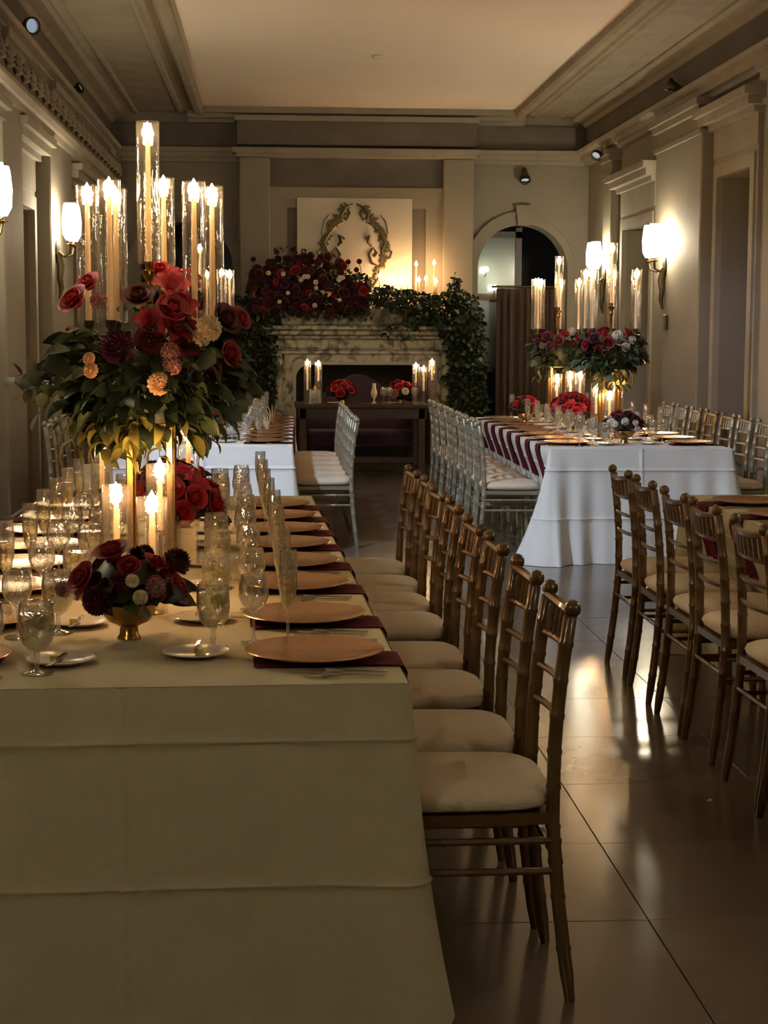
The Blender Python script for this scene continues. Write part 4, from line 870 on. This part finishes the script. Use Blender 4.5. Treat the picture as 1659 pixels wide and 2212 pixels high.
for sx in (-1, 1):
    MB().bbox(sx*0.62-0.05, sx*0.62+0.05, -0.28, 0.36, 0.30, 0.66, 0.02).build('armrest', 'velvet', se)
    for yy in (-0.22, 0.30): MB().lathe([(0.018,0),(0.02,0.1),(0.03,0.30)], 8, T_(sx*0.55, yy, 0)).build('leg', 'darkwood', se)
rmix = [('rose','red'),('rose','crim'),('ruffle','pink'),('rose','red')]
bowl_arrangement((0.71, ty+0.35, 0.79), 0.17, 0.17, 'low red and pink floral cluster, left on the dark sweetheart table', rmix, 14, 10, 21, bowl=True, fs=0.06, bh=0.06)
bowl_arrangement((1.32, ty+0.35, 0.79), 0.17, 0.17, 'low red floral cluster with white bloom, right on the dark table', rmix+[('ruffle','white')], 14, 10, 23, bowl=True, fs=0.06, bh=0.06)
for (px, py, hh, ch, nm) in ((664, 0, 0.14, 0.27, 'left end of the dark table, left one'), (688, 0, 0.23, 0.17, 'left end of the dark table, right one'), (898, 0, 0.22, 0.16, 'right end of the dark table, left one'),
        (915, 0, 0.13, 0.22, 'right end of the dark table, middle one'), (933, 0, 0.24, 0.18, 'right end of the dark table, right one')):
    low_light(atY(px, 850, ty+0.25).x, ty+0.25, 0.79, hh, ch, nm, hh+ch+0.03, 0.04, grp='candles on the sweetheart table', W=1.0)
ln = thing('glass_lantern', 'square clear glass vase with a gold ornament on the dark table', 'vase', (atY(680,860,ty+0.15).x, ty+0.12, 0.79))
MB().box(-0.06,0.06,-0.06,-0.057,0,0.15).box(-0.06,0.06,0.057,0.06,0,0.15).box(-0.06,-0.057,-0.057,0.057,0,0.15).box(0.057,0.06,-0.057,0.057,0,0.15).build('glass_panes', 'glass', ln)
MB().lathe([(0.03,0),(0.035,0.02),(0.02,0.05),(0.03,0.08),(0.015,0.12),(0.02,0.17),(0.001,0.2)], 14).build('gold_ornament', 'brass', ln, True)
tag(MB().lathe([(0.025,0),(0.03,0.004),(0.008,0.02),(0.010,0.05),(0.03,0.08),(0.034,0.12),(0.02,0.16),(0.018,0.19),(0.022,0.21),(0.001,0.212)], 16).build('cream_figurine', 'cream', None, True, (atY(808,860,ty+0.2).x, ty+0.2, 0.79)), 'small cream turned ornament at the middle of the dark table', 'ornament')
for j, x in enumerate((1.13, 1.19, 1.45)): g = tag(link('wine_glass', ME['wine'], None, (x, ty+0.1, 0.79)), 'wine glass standing on the dark sweetheart table, %s from left' % ORD[j], 'glass', 'glasses on the sweetheart table')
for j, x in enumerate((0.62, 1.22)): tag(link('charger_plate', ME['bread'], None, (x, ty+0.16, 0.79)), 'small plate on the %s half of the dark sweetheart table' % ('left', 'right')[j], 'plate', 'plates on the sweetheart table')
# ------------------------------------------------------------------ mantel garland, ivy, mantel candles
rnd = random.Random(31)
YM = FY-0.12
ga = thing('mantel_flower_garland', 'mass of dark red flowers with white blooms along the left of the mantel', 'garland', (0, 0, 0))
for k in range(210):
    px = rnd.uniform(540, 790); c = 540+ (abs(px-670)/130)**2*40; py = rnd.uniform(c+45 if px > 740 else c+8, 678 if px < 760 else 655)
    if px < 600: py = min(py, 690)
    m = rnd.choice(['wine','burg','wine','crim','plum','wine','burg','wine']); kind = rnd.choice(['rose','dahlia','rose','ruffle'])
    p = atY(px, py, YM-0.10+rnd.uniform(-0.10, 0.12)); put_flower(ga, kind, m, p, (rnd.uniform(-.5,.5), -1, rnd.uniform(-.2,.8)), rnd.uniform(0.05, 0.085))
for (px, py) in ((612,592),(650,605),(658,598),(683,622),(604,652),(622,633),(734,648),(741,600),(682,610),(580,590),(733,604),(680,660),(665,598)): put_flower(ga, 'bud', 'white', atY(px, py, YM-0.26), (0, -1, 0.2), rnd.uniform(0.03, 0.045))
for (px, py) in ((547,560),(598,545),(583,566),(776,565),(770,583),(752,566),(632,540)): 
    p = atY(px, py, YM-0.05); put_flower(ga, 'dahlia', 'burg', p, (0, -1, 0.4), 0.05); q = atY(px+rnd.uniform(-10, 20), py+60, YM); MB().tube([p, (p+q)/2+Vector((0.01,0,0)), q], 0.004, 5).build('stem', 'stem', ga)
pts = []
for k in range(1500):
    px = rnd.uniform(535, 800); c = 570+(abs(px-640)/150)**2*30; py = rnd.uniform(c, 685); pts.append((atY(px, py, YM+rnd.uniform(-0.1, 0.25)), rdir(rnd), rnd.uniform(0.05, 0.08)))
leaf_stuff(ga, ['d'], pts)
for k in range(60):
    px = rnd.uniform(590, 660); py = rnd.uniform(535, 600); put_leaf(ga, 'd', atY(px, py, YM+rnd.uniform(-.1,.1)), rdir(rnd), rnd.uniform(0.05, 0.08), rnd)
iv = thing('ivy_garland', 'dark green ivy spilling over the right of the mantel and down the right jamb', 'garland')
iv2 = thing('ivy_garland', 'dark green foliage hanging down the left side of the marble fireplace', 'garland')
def inpoly(x, y, P):
    c = False; n = len(P)
    for i in range(n):
        (x1, y1), (x2, y2) = P[i], P[(i+1) % n]
        if (y1 > y) != (y2 > y) and x < (x2-x1)*(y-y1)/(y2-y1)+x1: c = not c
    return c
def ivy(root, poly, n, nind, dy0, dy1, seed):
    r = random.Random(seed); xs = [p[0] for p in poly]; ys = [p[1] for p in poly]; pts = []; cnt = 0
    while cnt < n+nind:
        x, y = r.uniform(min(xs), max(xs)), r.uniform(min(ys), max(ys))
        if not inpoly(x, y, poly): continue
        p = atY(x, y, YM+r.uniform(dy0, dy1)); d = Vector((r.uniform(-1, 1), r.uniform(-1, .2), r.uniform(-1, .5)))
        if cnt < n: pts.append((p, d, r.uniform(0.05, 0.09)))
        else: put_leaf(root, r.choice('mmdie'), p+Vector((0, -0.05, 0)), d, r.uniform(0.05, 0.085), r)
        cnt += 1
    leaf_stuff(root, ['d'], pts)
ivy(iv, [(790,650),(820,618),(900,630),(960,640),(985,590),(1000,635),(1030,640),(1045,720),(1050,890),(975,895),(962,800),(965,735),(930,700),(880,690),(850,668),(800,655)], 2600, 200, -0.22, 0.15, 5)
ivy(iv, [(825,690),(905,690),(900,725),(880,740),(860,725),(835,735)], 30, 30, -0.3, -0.2, 6)
ivy(iv2, [(500,640),(560,650),(590,700),(600,780),(592,860),(560,900),(520,880),(500,760)], 1100, 120, -0.22, 0.1, 7)
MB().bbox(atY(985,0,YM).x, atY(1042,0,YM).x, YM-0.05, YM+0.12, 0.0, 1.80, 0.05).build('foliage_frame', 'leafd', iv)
for j, (px, py, h) in enumerate(((820,592,0.16),(838,600,0.13),(868,598,0.14),(880,603,0.12),(899,566,0.30),(905,600,0.13),(920,597,0.15),(938,563,0.32),(942,603,0.12),(850,604,0.12))):
    p = atY(px, py+8, YM+0.42); zt = p.z
    ztop = 1.842; h2 = max(0.1, min(h, zt-ztop-0.01)) ; hd = zt-h2-ztop
    tag(MB().lathe([(0.035,0),(0.035,0.006),(0.008,0.012),(0.008,max(0.02,hd-0.01)),(0.016,max(0.024,hd-0.006)),(0.016,max(0.028,hd)),(0.001,max(0.028,hd)-0.004)], 12).build('candle_holder', 'brass', None, True, (p.x, YM+0.42, ztop)), 'small brass candle holder on the mantel, %s from left' % ORD[j], 'candle holder', 'holders on the mantel')
    taper((p.x, YM+0.42, ztop+max(0.028, hd)-0.004), h2, 'on the mantel, %s from left' % ORD[j], grp='mantel candles', W=2.2, fl=0.05, fw=1.6)
# candle and lamps in the room beyond the arch
for j, (px, py) in enumerate(((1050, 582), (1068, 621))):
    p = atY(px, py, YF+0.95); l = thing('wall_lamp', 'small round lit lamp seen through the right arch, %s' % ('upper left', 'lower right')[j], 'lamp', p)
    MB().lathe([(0.001,-0.035),(0.025,-0.025),(0.035,0),(0.025,0.025),(0.001,0.035)], 14).build('globe', 'shade', l, True); MB().tube([(0,0,-0.03),(0,0.05,-0.08),(0,0.14,-0.08)], 0.006, 6).build('bracket', 'bronze', l)
    lamp('POINT', 'globe_light', (0, -0.05, 0), 2.0, (1, .9, .6), 0.04, l)
# ------------------------------------------------------------------ sconces
def sconce(loc, s, label, W=1.0):        # s: direction of room (+1/-1 in x)
    t = thing('wall_sconce', label, 'sconce', loc)
    MB().lathe([(0.001,0),(0.045,0.006),(0.05,0.012),(0.03,0.02),(0.001,0.03)], 18, T_(0,0,-0.06) @ Matrix.Rotation(s*pi/2, 4, 'Y') @ Matrix.Diagonal((1.9,1,1,1))).build('backplate', 'bronze', t, True)
    MB().tube([(s*0.02,0,-0.10),(s*0.035,0.02,-0.2),(s*0.03,-0.015,-0.3),(s*0.035,0.015,-0.38),(s*0.02,0,-0.47)], [0.03,0.035,0.026,0.022,0.008], 10).build('drop_ornament', 'bronze', t, True)
    for k in (-1, 1):
        am = MB().tube([(s*0.02,0,-0.08),(s*0.07,k*0.05,-0.12),(s*0.12,k*0.10,-0.10),(s*0.13,k*0.11,-0.04)], [0.012,0.010,0.009,0.012], 8).build('arm', 'bronze', t, True)
        MB().lathe([(0.008,-0.03),(0.035,-0.02),(0.038,-0.012),(0.014,-0.008),(0.016,0.01),(0.001,0.012)], 14, T_(s*0.13, k*0.11, -0.01)).build('bobeche', 'brass', am, True)
        MB().lathe([(0.035,0.0),(0.062,0.05),(0.068,0.16),(0.056,0.27),(0.048,0.30)], 18, T_(s*0.13, k*0.11, 0.01), False).build('glass_shade', 'shade', am, True)  # shade enlarged so its shape takes in the surrounding glow
        lamp('POINT', 'sconce_bulb', (s*0.11, k*0.11, 0.14), SCONCE_W*W, SCONCEC, 0.045, t)
    return t
sconce((XR-0.145, 15.35, 2.22), -1, 'lit bronze wall sconce on the pier at the right of the picture')
sconce((XR-0.105, 18.38, 2.22), -1, 'lit bronze wall sconce on the right wall behind the far candelabra', 0.6)
sconce((XL+0.155, 10.32, 2.22), 1, 'lit bronze wall sconce at the left picture edge')
sconce((XL+0.155, 14.0, 2.26), 1, 'lit bronze wall sconce on left wall behind the tall candelabra', 0.85)
sconce((XR-0.145, 5.9, 2.22), -1, 'added unseen bronze fill sconce on the right wall beside the near tables', 0.6)  # out-of-view pair added as warm fill for the near tables
sconce((XL+0.155, 5.9, 2.22), 1, 'added unseen bronze fill sconce on the left wall beside the near tables', 0.6)
sconce((XR-0.005, 1.0, 2.22), -1, 'added unseen bronze fill sconce on the right wall behind the camera', 0.52)  # another unseen pair, added to light the table fronts from the camera end
sconce((XL+0.005, 1.0, 2.22), 1, 'added unseen bronze fill sconce on the left wall behind the camera', 0.52)
tag(MB().bbox(-0.015,0.015,-0.04,0.04,0,0.14,0.004).build('wall_switch', 'bronze', None, False, (XR-0.155, 15.25, 1.56)), 'small dark plate on the pier below the right sconce', 'switch plate')
# ------------------------------------------------------------------ spot fixtures
def spot(loc, d, label, lit=None, white=True, sc=1.0):
    t = thing('spotlight_fixture', label, 'spotlight', loc); q = Vector(d).to_track_quat('Z', 'Y').to_matrix().to_4x4()
    MB().lathe([(0.001,-0.09),(0.025,-0.085),(0.035,-0.04),(0.055,0.04),(0.062,0.07),(0.058,0.07),(0.03,0.0)], 22, q @ Matrix.Scale(sc, 4)).build('lamp_housing', 'whitem' if white else 'bronze', t, True)
    MB().lathe([(0.052,0.05),(0.066,0.05),(0.066,0.085),(0.052,0.085)], 24, q @ Matrix.Scale(sc, 4), False).build('black_ring', 'black', t, True)
    MB().lathe([(0.001,0.066),(0.05,0.062),(0.001,0.05)], 20, q @ Matrix.Scale(sc, 4)).build('lens', 'lens', t, True)
    dn = Vector(d).normalized()
    MB().tube([-dn*0.06*sc, Vector((0, 0, -0.10*sc))], 0.009, 8).build('bracket', 'bronze', t)
    MB().lathe([(0.03,-0.115*sc),(0.03,-0.10*sc),(0.01,-0.09*sc)], 12).build('mounting_foot', 'bronze', t)
    return t
spot((XL+0.12, 12.8, 3.785), (0.62, -0.78, -0.1), 'white spotlight with black rim on the left cornice, nearest the camera', sc=1.0)
spot((XL+0.10, 16.0, 3.77), (1, -0.3, 0.5), 'dark spotlight on the left cornice, second from the camera', white=False, sc=0.8)
spot((XR-0.13, 15.2, 3.76), (-1, 0.2, 0.5), 'dark spotlight on the right cornice above the sconce pier', white=False, sc=0.9)
spot((XR-0.2, 18.4, 3.42+0.10), (-0.5, -0.6, -0.7), 'white spotlight under the right cornice near the far corner', sc=0.9)
spot((2.99, YF-0.10, 3.40), (0, -0.4, -0.8), 'conical spotlight on the far wall above the arch keystone', white=False, sc=1.0)
spot((XR-0.17, 11.75, 3.80), (-0.7, -0.6, 0.1), 'black spotlight at the right picture edge on the cornice', white=False, sc=1.0)
sp = spot((XL+0.22, 8.2, 3.80), (0.55, 1, -0.75), 'white spotlight on the left cornice aimed at the far tables', sc=1.0)
COOL = lamp('SPOT', 'cool_spot', (0.08, 0.12, -0.06), 760, (0.56, 0.73, 1.0), 0.12, sp, None, R(56), 0.5)
COOL.rotation_euler = Vector((2.9, 3.4, -3.2)).to_track_quat('-Z', 'Y').to_euler()
tag(MB().lathe([(0.05,0),(0.055,-0.01),(0.04,-0.03),(0.001,-0.035)], 16).build('ceiling_detector', 'whitem', None, True, (0.98, 16.0, HC)), 'small round detector on the flat ceiling', 'detector')
# scrap of paper on the floor
p = atY(1530, 1754, 5.22); tag(MB().add([(0,0,0.001),(0.018,0.004,0.004),(0.022,0.016,0.002),(0.008,0.020,0.006),(-0.006,0.010,0.002),(0.008,0.009,0.0)], [(0,1,2,3,4),(4,3,2,1,0)]).build('paper_scrap', 'whitem', None, False, (p.x, 5.22, 0.0)), 'tiny white scrap lying on the dark floor between chair rows', 'paper')
# vase of dry stems by the right wall (brown stain-like spray on the pier)
